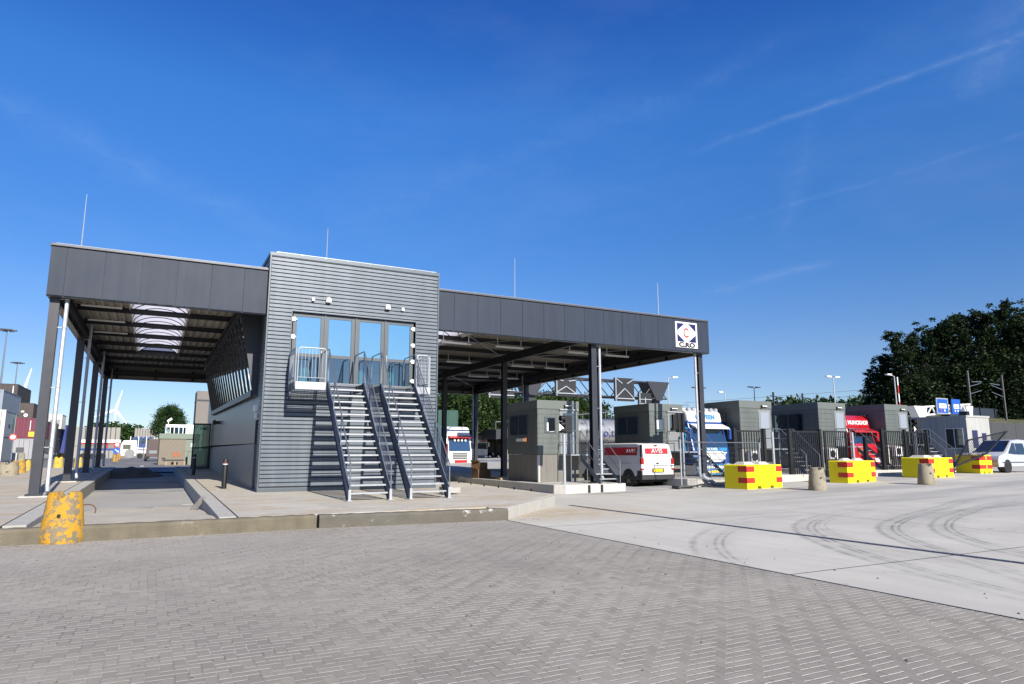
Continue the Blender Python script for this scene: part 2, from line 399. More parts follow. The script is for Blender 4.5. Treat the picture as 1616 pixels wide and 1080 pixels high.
def tag(o, label=None, cat=None, group=None, kind=None):
    if label: o['label'] = label
    if cat: o['category'] = cat
    if group: o['group'] = group
    if kind: o['kind'] = kind
    return o
def thing(name, loc, label, cat, group=None, rz=0):
    o = bpy.data.objects.new(name, None); o.empty_display_size = .2; col.objects.link(o)
    o.location = loc; o.rotation_euler = (0, 0, rz)
    return tag(o, label, cat, group)
def struct(mb, name, m, **k): return tag(mb.build(name, m, **k), kind='structure')
def copy_tree(o, parent=None):
    c = o.copy(); col.objects.link(c)
    if parent: c.parent = parent
    for ch in list(o.children): copy_tree(ch, c)
    return c
def text(body, name, m, parent, size, loc, rot=(PI/2, 0, 0), extrude=.004, bold=.0, sx=1.0, align='CENTER'):
    cu = bpy.data.curves.new(name, 'FONT'); cu.body = body; cu.size = size; cu.extrude = extrude; cu.offset = bold
    cu.align_x = align; cu.align_y = 'CENTER'; cu.resolution_u = 3
    t = bpy.data.objects.new(name, cu); col.objects.link(t)
    dg = bpy.context.evaluated_depsgraph_get()
    me = bpy.data.meshes.new_from_object(t.evaluated_get(dg))
    bpy.data.objects.remove(t); bpy.data.curves.remove(cu)
    me.materials.clear(); me.materials.append(m)
    o = bpy.data.objects.new(name, me); col.objects.link(o); o.parent = parent
    o.location = loc; o.rotation_euler = rot; o.scale = (sx, 1, 1)
    return o

# ------------------------------------------------------------------ palette
M_fascia = mat('fascia_grey', (.031, .043, .068), .55, 0, .06, 1.5, spec=.25)
M_coping = mat('coping_grey', (.12, .125, .14), .35, .3, .05)
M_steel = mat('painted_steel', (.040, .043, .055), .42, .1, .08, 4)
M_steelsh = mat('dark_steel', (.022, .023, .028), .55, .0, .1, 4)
M_galv = mat('galvanised_steel', (.34, .37, .41), .38, .75, .18, 14)
M_galvl = mat('bright_galvanised_steel', (.50, .53, .56), .42, .35, .12, 10)
M_string = mat('blue_grey_steel', (.11, .14, .19), .45, .35, .12, 9)
M_clad = mat('silver_grey_cladding', (.142, .170, .200), .45, .2, .07, 1.2, spec=.35)
M_cladrec = mat('cladding_recess', (.03, .034, .04), .7, 0, .05)
M_trim = mat('corner_trim', (.12, .145, .165), .4, .4, .05)
M_panel = striped('ribbed_wall_panel', (.15, .18, .21), (.11, .135, .16), 'Y', .55, .05, .35, .5)
M_panel2 = mat('wall_panel_low', (.20, .22, .24), .45, .3, .07, 1.5)
M_deck = mat('roof_deck', (.50, .46, .37), .6, .1, .12, 2)
M_black = mat('black_paint', (.012, .012, .013), .45, 0, .1)
M_rubber = mat('rubber', (.018, .018, .018), .85, 0, .2, 9)
M_white = mat('white_paint', (.62, .62, .61), .35, 0, .04, 2, coat=.3)
M_whitel = mat('white_plastic', (.75, .76, .76), .5, 0, .03)
M_frame = mat('window_frame_grey', (.085, .10, .115), .45, .1, .05)
M_glass = glassmat('sun_glass', (.60, .90, .93), (.03, .09, .11), .74)
M_glassdk = glassmat('dark_glass', (.6, .7, .75), (.01, .013, .016), .25)
M_glasswin = glassmat('reflecting_glass', (.95, .97, 1), (.01, .012, .015), .85)
M_clear = clearglass('clear_glass', (.8, .9, .95), .80)
M_conc = mat('light_concrete', (.44, .425, .385), .85, 0, .14, 2.5, .25, dirt=(.36, .33, .28), dscale=.9, dth=.6)
M_concw = mat('white_concrete', (.58, .56, .51), .85, 0, .10, 2.5, .2, dirt=(.48, .46, .42), dscale=1.6, dth=.62)
M_kerbold = mat('weathered_kerb', (.165, .142, .098), .9, 0, .45, 2.2, .6, dirt=(.27, .25, .21), dscale=2.2, dth=.60)
M_kerbdark = mat('dark_weathered_kerb', (.13, .118, .095), .9, 0, .35, 3.5, .6, dirt=(.62, .60, .56), dscale=3.0, dth=.60)
M_boothconc = mat('rough_plinth_concrete', (.22, .21, .19), .95, 0, .35, 18, .6)
M_booth = mat('grey_green_cladding', (.130, .148, .138), .5, .0, .05, 1.5)
M_boothtrim = mat('grey_green_trim', (.150, .170, .158), .45, .0, .05, 1.5)
M_boothdoor = mat('booth_door_grey', (.26, .28, .29), .45, .1, .04)
M_red = mat('red_paint', (.62, .035, .02), .4, 0, .05)
M_yellow = mat('yellow_plastic', (.76, .62, .0), .5, 0, .08, 1.6, .05, dirt=(.45, .37, .05), dscale=3.4, dth=.64)
M_plate = mat('plate_yellow', (.85, .55, .02), .5, 0, .02)
M_orange = mat('orange_plastic', (.50, .10, .02), .55, 0, .08)
M_sand = mat('sand', (.47, .425, .345), .95, 0, .16, 1.3, .6, dirt=(.42, .38, .31), dscale=.8, dth=.54)
M_mound = mat('dark_soil', (.16, .135, .10), .95, 0, .3, 3, .8)
M_asph = mat('asphalt', (.145, .145, .15), .9, 0, .15, .35, .35, dirt=(.22, .21, .19), dscale=.35, dth=.5)
M_ground = mat('yard_ground', (.36, .35, .33), .92, 0, .16, .3, .3, dirt=(.25, .25, .24), dscale=.2, dth=.52)
M_wood = mat('timber', (.42, .30, .17), .8, 0, .2, 8)
M_card = mat('cardboard', (.16, .09, .045), .85, 0, .15, 6)  # brown darkened to stand in for the shade under the canopy
M_chan = mat('drain_grate', (.045, .05, .075), .6, .3, .2, 10)
M_bark = mat('bark', (.09, .07, .05), .9, 0, .2, 8)
BR, CS, TP = herringbone('brick_paving'), concrete_slab('concrete_slab'), tile_paving('tile_paving', .30, .15, (.46, .44, .395), (.56, .54, .485))
TPL = tile_paving('tile_paving_left', .30, .15, (.40, .38, .335), (.49, .465, .415))
C_yel = cone_paint('worn_yellow_paint', (.24, .205, .14), (.62, .34, .02), .50, 6.5)
C_yel2 = cone_paint('bright_yellow_paint', (.42, .38, .27), (.70, .52, .06), .55, 4)
C_gry = cone_paint('bare_concrete', (.25, .23, .18), (.36, .33, .27), .52, 4)
C_wht = cone_paint('whitish_concrete', (.52, .50, .46), (.68, .67, .64), .5, 4)

exec_parts = []
# ================================================================== sky and sun
SUN_DIR = Vector((.055, -.85, .535)).normalized()
elev = math.asin(SUN_DIR.z); azim = math.atan2(SUN_DIR.x, SUN_DIR.y)
w = bpy.data.worlds.new('World'); scene.world = w; w.use_nodes = True
wn = w.node_tree; q = NB(wn); N, L = wn.nodes, wn.links
bg = N['Background']
sky = N.new('ShaderNodeTexSky'); sky.sky_type = 'NISHITA'; sky.sun_disc = False
sky.sun_elevation = elev; sky.sun_rotation = azim
sky.altitude = 0; sky.air_density = 1.0; sky.dust_density = .25; sky.ozone_density = 3.5
hs = N.new('ShaderNodeHueSaturation'); hs.inputs['Saturation'].default_value = 1.28; hs.inputs['Value'].default_value = 1.0; hs.inputs['Hue'].default_value = .505
L.new(sky.outputs[0], hs.inputs['Color'])
tc = N.new('ShaderNodeTexCoord')
nv = N.new('ShaderNodeVectorMath'); nv.operation = 'NORMALIZE'; L.new(tc.outputs['Generated'], nv.inputs[0]); dirv = nv.outputs[0]
def trail(p1, p2, width, strength, a0, a1):
    d1, d2 = ray(*p1).normalized(), ray(*p2).normalized()
    n = d1.cross(d2).normalized(); t = (d2-d1*d1.dot(d2)).normalized()
    def dot(vv):
        k = N.new('ShaderNodeVectorMath'); k.operation = 'DOT_PRODUCT'; L.new(dirv, k.inputs[0]); k.inputs[1].default_value = vv
        return k.outputs['Value']
    wob = q.m('MULTIPLY', q.m('SUBTRACT', q.noise(dirv, 9, 3), .5), width*1.6)
    e = q.m('ABSOLUTE', q.m('ADD', dot(n), wob))
    along = dot(t); la = d2.dot(t)
    band = q.ramp(e, 0, width, 1, 0)
    m1 = q.m('MULTIPLY', q.ramp(along, la*a0, la*(a0+.3)), q.ramp(along, la*a1, la*(a1+.4), 1, 0))
    wisp = q.ramp(q.noise(q.scalev(dirv, (3, 3, 6)), 7, 7, .7), .32, .66)
    return q.m('MULTIPLY', q.m('MULTIPLY', q.m('MULTIPLY', band, band), m1), q.m('MULTIPLY', wisp, strength))
tr = None
for a in [((1085, 245), (1616, 55), .008, .12, -.02, 1.3), ((1150, 355), (1616, 212), .007, .05, -.1, 1.3), ((1240, 385), (1275, 235), .03, .05, -.1, 1.0),
          ((40, 180), (330, 320), .045, .06, -.3, 1.2), ((600, 330), (1000, 170), .04, .04, -.3, 1.3), ((1130, 460), (1290, 420), .012, .08, -.2, .9), ((1540, 120), (1630, 10), .05, .08, -.4, 1.6)]:
    v = trail(*a); tr = v if tr is None else q.m('ADD', tr, v)
thin = q.m('MULTIPLY', q.ramp(q.noise(q.scalev(dirv, (1.2, 1.2, 3.5)), 2.2, 6, .62), .46, .80), .05)
cl = q.m('ADD', tr, thin, cl=True)
sz_ = N.new('ShaderNodeSeparateXYZ'); L.new(dirv, sz_.inputs[0])
cr = N.new('ShaderNodeValToRGB'); L.new(sz_.outputs['Z'], cr.inputs['Fac'])
stops = [(0.0, (.38, .42, .56)), (.06, (.40, .41, .52)), (.145, (.47, .43, .50)), (.30, (.47, .505, .60)), (.46, (.55, .63, .76)), (.62, (.36, .44, .70)), (1.0, (.3, .4, .68))]
for i, (p_, c_) in enumerate(stops):
    e_ = cr.color_ramp.elements[i] if i < 2 else cr.color_ramp.elements.new(p_)
    e_.position = p_; e_.color = (*c_, 1)
skyb = q.mix(1.0, hs.outputs[0], cr.outputs['Color'], 'MULTIPLY')
skyb = q.mix(1.0, skyb, (1.54, 1.54, 1.51), 'MULTIPLY')
skyc = q.mix(cl, skyb, (4.6, 5.4, 6.4))
L.new(skyc, bg.inputs['Color']); bg.inputs['Strength'].default_value = .085
sd = bpy.data.lights.new('sun', 'SUN'); sd.energy = 4.8; sd.angle = R(.53); sd.color = (1, .94, .84)
so = bpy.data.objects.new('sun', sd); col.objects.link(so)
so.rotation_euler = SUN_DIR.to_track_quat('Z', 'Y').to_euler(); so.location = (0, -20, 30)

# ================================================================== ground, paving, kerbs
mb = MB()
xs = [-3000, -400, -60, -20, 0, 16, 21, 26, 31, 36, 41, 70, 120, 400, 3000]
ys = [-2500, -300, -20, 0, 12, 24, 30, 36, 42, 48, 54, 60, 100, 400, 3000]
mb.grid(xs, ys, lambda x, y: gh(x, y)-.03)
struct(mb, 'ground', M_ground)
mb = MB(); mb.sheet([(-14, -3, .004), (7.80, -3, .004), (7.80, 15.6, .004), (-14, 15.6, .004)])
struct(mb, 'brick_paving', BR)
xs2 = [7.815, 12, 16, 18, 21, 26, 31, 36, 41, 60, 90]; ys2 = [-3, 4, 8, 12, 16, 20, 24, 28, 34, 42, 60]
mb = MB(); mb.grid(xs2, ys2, lambda x, y: gh(x, y)+.004)
struct(mb, 'concrete_slab', CS)
mb = MB()        # dark seam between bricks and slab, joints, drain
mb.sheet([(7.795, -3, .008), (7.83, -3, .008), (7.83, 15.5, .008), (7.795, 15.5, .008)])
for y in (6.72, 13.4):
    mb.sheet([(7.83, y, .008), (16, y-.03, .008), (16, y-.012, .008), (7.83, y+.018, .008)])
mb.sheet([(15.99, -3, .0075), (16.005, -3, .0075), (16.005, 23, .0075), (15.99, 23, .0075)])
struct(mb, 'paving_joints', M_black)
mb = MB()
mb.sheet([(11.63, -3, .009), (11.80, -3, .009), (11.80, 18.4, .009), (11.63, 18.4, .009)])
ch = tag(mb.build('drain_channel', M_chan), 'long dark slotted drain channel let into the concrete yard', 'drain')
mb = MB()
for k in range(140):
    y = -2.9+k*.152; mb.box(11.665, 11.765, y, y+.11, .009, .0125)
mb.build('grate', mat('grate_steel', (.10, .11, .16), .5, .5, .1), ch)
mb = MB()
mb.grid([-60, -30, -2.1, 2, 9, 14], [50.5, 54, 60, 90, 140], lambda x, y: gh(x, y)+.012)
struct(mb, 'asphalt_road', M_asph)
mb = MB(); mb.grid([9.5, 11, 14, 22, 40], [22.5, 30, 40, 50, 60, 100], lambda x, y: gh(x, y)-.01)
struct(mb, 'gate_road', mat('lane_concrete', (.42, .41, .39), .9, 0, .15, .8, .2, dirt=(.33, .32, .30), dscale=.7))

def poly_slab(name, pts, m, drop=.5, kerb=None):
    mb = MB(); n = len(pts)
    mb.add([(x, y, gz(y)) for x, y in pts], [tuple(range(n))])
    mb.add([(x, y, gz(y)) for x, y in pts]+[(x, y, gz(y)-drop) for x, y in pts], [(k, (k+1) % n, (k+1) % n+n, k+n) for k in range(n)])
    return struct(mb, name, m)
def stations(y0, y1): return [y0]+[y for y in (23.7, 24, 50) if y0 < y < y1]+[y1]
def strip(mb, x0, x1, y0, y1, dz, drop):
    st = stations(y0, y1)
    for a, b in zip(st, st[1:]):
        v = []
        for y in (a, b):
            z = gz(y)+dz; v += [(x0, y, z), (x1, y, z), (x0, y, z-drop), (x1, y, z-drop)]
        mb.add(v, [(0, 1, 5, 4), (2, 6, 7, 3), (0, 4, 6, 2), (1, 3, 7, 5), (0, 2, 3, 1), (4, 5, 7, 6)])
mb = MB(); strip(mb, -24, -2.42, 15.62, 50.6, 0, .5); struct(mb, 'pavement_left', TPL)
mb = MB(); strip(mb, 1.74, 7.6, 15.84, 50.3, 0, .5)
pts = [(7.6, 15.70), (7.85, 15.45), (11.2, 18.7), (11.2, 22.7), (10.0, 23.4), (9.7, 50), (7.6, 50)]
n = len(pts)
mb.add([(x, y, gz(y)) for x, y in pts]+[(x, y, gz(y)-.5) for x, y in pts], [tuple(range(n))]+[(k, (k+1) % n, (k+1) % n+n, k+n) for k in range(n)])
struct(mb, 'pavement', TP)
# kerbs beside the sandy lane, with gaps between the stones
for nm, x0, x1 in (('kerb_left', -2.38, -2.0), ('kerb_right', 1.35, 1.70)):
    mb = MB(); y = 15.9
    while y < 50: 
        strip(mb, x0, x1, y, min(y+.992, 50.2), .012, .9); y += 1.0
    struct(mb, nm, M_conc, bevel=.015)
mb = MB()        # light kerb along the slanting end of the pavement
a, b = Vector((7.93, 15.47, 0)), Vector((11.28, 18.72, 0))
for k in range(5):
    p = a+(b-a)*(k/5); r_ = a+(b-a)*((k+.985)/5)
    d = (b-a).normalized(); nn = Vector((d.y, -d.x, 0))*.09
    z = gz(16)+.006
    mb.prism([(p.x-nn.x, p.y-nn.y), (r_.x-nn.x, r_.y-nn.y), (r_.x+nn.x, r_.y+nn.y), (p.x+nn.x, p.y+nn.y)], 2, -.1, z)
struct(mb, 'kerb_end', M_conc, bevel=.012)
def beam(name, p, r_, m, label, zt=.285, t=.34, seed=1):
    mb = MB(); p, r_ = Vector((*p, 0)), Vector((*r_, 0)); d = (r_-p); Ln = d.length; d.normalize(); nn = Vector((-d.y, d.x, 0))
    rnd = random.Random(seed); nS = int(Ln/.12)
    prof = [(0, -.1), (0, zt-.05), (.04, zt), (t, zt), (t, -.1)]
    V = []
    for i in range(nS+1):
        c = p+d*(Ln*i/nS)
        for o, z in prof:
            j = rnd.uniform(-.008, .008) if z > 0 else 0
            V.append((c.x+nn.x*(o+j), c.y+nn.y*(o+j), z+j*.8))
    k = len(prof); Fc = [(i*k+j, i*k+j+1, (i+1)*k+j+1, (i+1)*k+j) for i in range(nS) for j in range(k-1)]
    Fc += [tuple(range(k)), tuple(range(nS*k, nS*k+k))]
    mb.add(V, Fc)
    return tag(mb.build(name, m), label, 'kerb beam')
beam('kerb_beam', (-12, 14.75), (3.30, 15.48), M_kerbold, 'long brownish weathered concrete kerb beam behind the yellow stump', seed=3)
beam('kerb_beam', (3.36, 15.48), (7.86, 15.14), M_kerbdark, 'dark kerb beam flecked with white at the corner of the brick paving', zt=.275, seed=5)
# sandy lane between the kerbs
def lane(x, y):
    z = .21-.42*clamp((y-16.5)/13, 0, 1)+.010*clamp(y-24, 0, 30)
    z += .05*math.exp(-((x-.2)**2/1.2+(y-17.5)**2/3))
    z += .06*math.sin(x*3.1+y*.7)*math.sin(y*1.7+x)*.35
    return z
mb = MB(); mb.grid([-2.05+.12*i for i in range(30)], [15.8+.35*i for i in range(104)], lane)
struct(mb, 'sand_lane', M_sand, smooth=True)
mb = MB()
mb.grid([-3+.5*i for i in range(15)], [50.5+.8*i for i in range(9)], lambda x, y: gh(x, y)+.03+.05*math.sin(x*2+y)*math.sin(y*1.3))
struct(mb, 'sand_patch', M_sand, smooth=True)
mb = MB()
def mound(x, y):
    h = .55*math.exp(-((x+1.3)**2/1.6+(y-45.5)**2/3.5))+.28*math.exp(-((x+.1)**2/.8+(y-46.5)**2/3))
    return lane(x, y)+h*1.3+(.05*math.sin(x*7+y*3)*math.sin(y*5-x*2) if h > .04 else -.04)
mb.grid([-2.0+.13*i for i in range(26)], [42.5+.3*i for i in range(26)], mound)
tag(mb.build('soil_heap', M_mound, smooth=True), 'low heap of dark soil at the far end of the sandy lane', 'soil heap')

# ================================================================== canopy
XL, XR, Y0, Y1, ZB, ZT = -3.13, 22.94, 23.63, 49.75, 6.25, 7.83
TX0, TX1, TY = 3.05, 9.15, 23.35
can = thing('gate_canopy', (9.9, 36.7, .33), 'wide flat dark grey steel canopy on columns over the lorry lanes', 'canopy')
def fascia_run(axis, a, b, c, out, first, nm):
    mb = MB(); t = .05
    seams = [a]; s = first
    while s < b-.15:
        if s > a+.05: seams.append(s)
        s += 1.0
    seams.append(b)
    for p, r_ in zip(seams, seams[1:]):
        if axis == 0: mb.box(p+.006, r_-.006, min(c, c+out*t), max(c, c+out*t), ZB, ZT-.11)
        else: mb.box(min(c, c+out*t), max(c, c+out*t), p+.008, r_-.008, ZB, ZT-.11)
    f = mb.build(nm, M_fascia, can, world=True)
    mb = MB()
    if axis == 0:
        mb.box(a, b, c-out*.03 if out < 0 else c-.03, c+.03 if out < 0 else c, ZB+.01, ZT-.12) if False else mb.box(a, b, min(c, c-out*.03), max(c, c-out*.03), ZB+.01, ZT-.08)
    else: mb.box(min(c, c-out*.03), max(c, c-out*.03), a, b, ZB+.01, ZT-.08)
    mb.build('fascia_backing', M_cladrec, f, world=True)
    mb = MB()
    if axis == 0: mb.box(a+.05, b-.05, min(c-out*.032, c-out*.045), max(c-out*.032, c-out*.045), ZB+.02, ZT-.6)
    else: mb.box(min(c-out*.032, c-out*.045), max(c-out*.032, c-out*.045), a+.05, b-.05, ZB+.02, ZT-.6)
    mb.build('inner_liner', mat('inner_liner', (.26, .25, .22), .6, .0, .1), f, world=True)
    mb = MB(); 
    if axis == 0: mb.box(a, b, c-.09 if out < 0 else c-.25, c+.25 if out < 0 else c+.09, ZT-.08, ZT)
    else: mb.box(c-.09 if out < 0 else c-.25, c+.25 if out < 0 else c+.09, a, b, ZT-.079, ZT+.001)
    mb.build('coping', M_coping, f, world=True, bevel=.01)
    k = a+.6
    while k < b-.3:
        mb = MB()
        if axis == 0: mb.box(k, k+.12, min(c-out*.046, c-out*.15), max(c-out*.046, c-out*.15), ZB+.02, ZT-.9)
        else: mb.box(min(c-out*.046, c-out*.15), max(c-out*.046, c-out*.15), k, k+.12, ZB+.02, ZT-.9)
        mb.build('stud', M_steelsh, f, world=True); k += 2.18
    mb = MB()
    if axis == 0: mb.box(a, b, min(c, c-out*.16), max(c, c-out*.16), ZB-.03, ZB-.002)
    else: mb.box(min(c, c-out*.16), max(c, c-out*.16), a, b, ZB-.031, ZB-.003)
    mb.build('edge_trim', M_coping, f, world=True)
fascia_run(0, XL, TX0-.01, Y0, -1, -2.71, 'fascia')
fascia_run(0, TX1+.01, XR, Y0, -1, 9.885, 'fascia')
fascia_run(1, Y0+.01, Y1, XL+.05, -1, 24.3, 'fascia')
fascia_run(1, Y0+.01, Y1, XR-.05, 1, 24.3, 'fascia')
fascia_run(0, XL+.1, XR-.1, Y1-.05, 1, -2.3, 'fascia')
# roof deck: trapezoidal sheet
def deck(x0, x1, y0, y1):
    mb = MB(); x = x0; P_ = []
    while x < x1:
        for dx, z in ((0, 0), (.09, 0), (.12, .075), (.26, .075), (.29, 0)):
            if x+dx <= x1: P_.append((x+dx, 7.12+z))
        x += .30
    v = [(a, y0, b) for a, b in P_]+[(a, y1, b) for a, b in P_]; k = len(P_)
    mb.add(v, [(i, i+1, i+1+k, i+k) for i in range(k-1)])
    mb.box(x0, x1, y0, y1, 7.24, 7.4)
    return mb.build('roof_deck', M_deck, can, world=True)
SK = [(-1.15, .87), (10.7, 12.7)]
deck(-3.0, -1.15, 23.8, 49.6); deck(.87, TX0-.02, 23.8, 49.6); deck(9.2, 10.7, 23.8, 49.6); deck(12.7, 22.8, 23.8, 49.6)
for x0, x1 in SK: deck(x0, x1, 43.4, 49.6)
deck(3.1, 9.15, 27.2, 49.6)
M_sky = translucent('skylight_sheet', (.80, .78, .82))
for x0, x1 in SK:
    mb = MB(); n = 14; c = (x0+x1)/2; hw = (x1-x0)/2
    arc = [(c-hw*math.cos(PI*k/n), 7.16+.50*math.sin(PI*k/n)) for k in range(n+1)]
    ysk = (23.75, 43.4)
    v = [(a, y, z) for y in ysk for a, z in arc]
    mb.add(v, [(k, k+1, k+n+2, k+n+1) for k in range(n)])
    mb.add([(a, 43.4, z) for a, z in arc], [tuple(range(n+1))]); mb.add([(a, 23.75, z) for a, z in arc], [tuple(range(n+1))])
    s = mb.build('skylight', M_sky, can, world=True, smooth=True)
    mb = MB(); y = 24.3
    while y < 43.4:
        for (a0, z0), (a1, z1) in zip(arc, arc[1:]): mb.bar((a0, y, z0-.02), (a1, y, z1-.02), .035, .03)
        y += 1.06
    mb.build('skylight_ribs', M_steelsh, s, world=True)
    mb = MB(); mb.box(x0-.04, x0, 23.75, 43.4, 7.05, 7.2); mb.box(x1, x1+.04, 23.75, 43.4, 7.05, 7.2)
    mb.build('skylight_kerb', M_deck, s, world=True)
# steelwork
def ibeam_x(mb, x0, x1, y, zt, h=.20, b=.12):
    mb.box(x0, x1, y-b/2, y+b/2, zt-.014, zt); mb.box(x0, x1, y-b/2, y+b/2, zt-h, zt-h+.014); mb.box(x0, x1, y-.006, y+.006, zt-h+.014, zt-.014)
def ibeam_y(mb, y0, y1, x, zt, h=.4, b=.2):
    mb.box(x-b/2, x+b/2, y0, y1, zt-.018, zt); mb.box(x-b/2, x+b/2, y0, y1, zt-h, zt-h+.018); mb.box(x-.008, x+.008, y0, y1, zt-h+.018, zt-.018)
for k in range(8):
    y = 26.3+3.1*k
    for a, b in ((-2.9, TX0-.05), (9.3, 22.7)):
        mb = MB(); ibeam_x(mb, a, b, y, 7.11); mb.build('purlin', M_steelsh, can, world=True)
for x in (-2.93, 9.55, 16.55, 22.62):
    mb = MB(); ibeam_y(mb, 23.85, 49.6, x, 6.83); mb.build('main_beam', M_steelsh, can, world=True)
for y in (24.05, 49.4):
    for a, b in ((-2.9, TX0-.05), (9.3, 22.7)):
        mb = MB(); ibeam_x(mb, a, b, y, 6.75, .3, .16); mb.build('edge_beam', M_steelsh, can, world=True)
def column(x, y, zb, zt=6.43, pipe=None):
    mb = MB(); b = .26
    mb.box(x-b/2, x+b/2, y-b/2, y-b/2+.018, zb, zt); mb.box(x-b/2, x+b/2, y+b/2-.018, y+b/2, zb, zt); mb.box(x-.008, x+.008, y-b/2+.018, y+b/2-.018, zb, zt)
    mb.box(x-.2, x+.2, y-.2, y+.2, zb-.03, zb+.02)
    c = mb.build('column', M_steel, can, world=True)
    if pipe:
        px = x+pipe; mb = MB()
        mb.tube([(px, y-.02, 6.85), (px, y-.02, 6.4), (px, y-.1, 6.1), (px, y-.1, zb+.25), (px+.03*(1 if pipe > 0 else -1), y-.2, zb+.08)], .058, 10)
        for z in (zb+1.35, zb+3.1, zb+4.9, 6.2): mb.cyl((px, y-.1, z-.02), (px, y-.1, z+.02), .068, n=10); mb.bar((px, y-.1, z), (x, y-.1, z), .02)
        mb.build('downpipe', M_galvl, c, world=True, smooth=True)
    mb = MB(); mb.box(x-.33, x+.36, y-.32, y+.3, zb-.09, zb-.028); mb.build('base_slab', M_concw, c, world=True)
for y in (24.0, 32.4, 40.9, 49.2): column(-2.93, y, gz(y)+.06, pipe=.31)
for y in (24.0, 32.4, 40.9, 49.2): column(22.62, y, .42, pipe=-.3)
for y in (24.0, 32.4, 40.9, 49.2): column(16.55, y, .40, pipe=(.3 if y < 25 else None))
column(9.55, 32.4, .40); column(9.55, 40.9, .4); column(9.55, 49.2, .45)
for (xa, xb) in ((16.7, 22.5), (9.7, 16.4)):
    for (ya, yb) in ((24.1, 32.3), (40.9, 49.1)):
        mb = MB(); mb.cyl((xa, ya, 6.72), (xb, yb, 6.72), .02, n=6); mb.build('brace_rod', M_galv, can, world=True)
        mb = MB(); mb.cyl((xb, ya, 6.67), (xa, yb, 6.67), .02, n=6); mb.build('brace_rod', M_galv, can, world=True)
for x in (11.4, 14.2, 18.3, 20.6):
    for y in (25.6, 28.7, 34.9, 41.1):
        mb = MB(); mb.box(x, x+1.5, y-.06, y+.06, 6.62, 6.70); mb.box(x+.1, x+.12, y-.02, y+.02, 6.7, 7.1); mb.box(x+1.38, x+1.4, y-.02, y+.02, 6.7, 7.1)
        mb.build('strip_light', M_whitel, can, world=True)
for x in (-2.3,): 
    for y in (25.4, 28.5, 31.6, 34.7):
        mb = MB(); mb.box(x-.4, x+.9, y-.04, y+.04, 6.90, 6.95); mb.build('strip_light', M_whitel, can, world=True)
for x, z0, z1 in ((-2.42, ZT, 9.62), (12.75, ZT, 9.62), (20.3, ZT, 9.45)):
    mb = MB(); mb.cyl((x, 24.0, z0-.1), (x, 24.0, z1), .018, .010, n=6); mb.box(x-.1, x+.1, 23.9, 24.1, z0-.1, z0+.03)
    mb.build('lightning_rod', M_galvl, can, world=True)
mb = MB()
for x in [(-2.9+2.1*k) for k in range(13)]: mb.box(x-.03, x+.03, Y0+.05, Y0+.11, ZT-.01, ZT+.03)
mb.bar((XL+.1, Y0+.08, ZT+.035), (TX0, Y0+.08, ZT+.035), .02); mb.bar((TX1, Y0+.08, ZT+.035), (XR-.1, Y0+.08, ZT+.035), .02)
mb.build('roof_cable', M_galvl, can, world=True)

# logo board
lg = thing('logo_board', (21.52, 23.53, 7.005), 'square white board with navy corners and red letter at the right end of the canopy', 'sign')
mb = MB(); mb.box(-.655, .655, 0, .06, -.60, .60); mb.build('board', M_white, lg, bevel=.006)
M_navy = mat('navy_vinyl', (.012, .014, .10), .4, 0, .02); M_logo_red = mat('red_vinyl', (.42, .012, .015), .4, 0, .02)
for sx in (-1, 1):
    for sz, zb_, zt_ in ((1, .09, .53), (-1, .09, -.33)):
        cz = .10; hx, hz = .56, .43
        a = [(sx*hx, cz+sz*hz), (sx*.10, cz+sz*hz), (sx*hx, cz+sz*.07)]
        mb = MB(); mb.prism(a, 1, -.006, .002); mb.build('corner_triangle', M_navy, lg)
mb = MB(); n = 26; r1, r2 = .215, .150; a0, a1 = R(38), R(322)
arc = [(a0+(a1-a0)*k/n) for k in range(n+1)]
pts = [(r1*.85*math.cos(t), .10+r1*1.05*math.sin(t)) for t in arc]+[(r2*.82*math.cos(t), .10+r2*1.03*math.sin(t)) for t in reversed(arc)]
V = [(x, -.008, z) for x, z in pts]; k = n+1
mb.add(V, [(i, i+1, 2*k-2-i, 2*k-1-i) for i in range(n)]); mb.build('ring_letter', M_logo_red, lg)
text('C.RO', 'lettering', M_black, lg, .29, (0, -.004, -.475), sx=1.42, bold=.016)

# ================================================================== control building
bld = thing('control_building', (6.1, 26, .40), 'silver grey ribbed two storey control building with glazed doors up on its front', 'building')
DX0, DX1, DZ0, DZ1 = 3.86, 8.26, 3.87, 6.38
mb = MB()
def planks(mb, x0, x1, z0, z1, y):
    pitch = .1345; k = int((z0-.52)/pitch)
    z = .52+pitch*k
    while z < z1-.01:
        a, b = max(z+.034, z0), min(z+pitch, z1)
        if b-a > .015:
            mb.add([(x0, y, a), (x1, y, a), (x1, y+.004, b), (x0, y+.004, b), (x0, y+.035, a-.002), (x1, y+.035, a-.002), (x1, y+.035, b), (x0, y+.035, b)],
                   [(0, 1, 2, 3), (0, 4, 5, 1), (3, 2, 6, 7), (0, 3, 7, 4), (1, 5, 6, 2)])
        z += pitch
ZTT = 8.36
planks(mb, TX0+.05, DX0-.03, .52, ZTT-.12, TY); planks(mb, DX1+.03, TX1-.05, .52, ZTT-.12, TY)
planks(mb, DX0-.03, DX1+.03, .52, DZ0-.03, TY); planks(mb, DX0-.03, DX1+.03, DZ1+.03, ZTT-.12, TY)
cladf = mb.build('front_cladding', M_clad, bld, world=True)
mb = MB()        # backing with the door opening left out
yb = TY+.036
for a, b, c, d in ((TX0+.01, DX0, .38, ZTT-.02), (DX1, TX1-.01, .38, ZTT-.02), (DX0, DX1, .38, DZ0), (DX0, DX1, DZ1, ZTT-.02)): mb.box(a, b, yb, yb+.14, c, d)
mb.build('front_wall', M_cladrec, bld, world=True)
mb = MB()
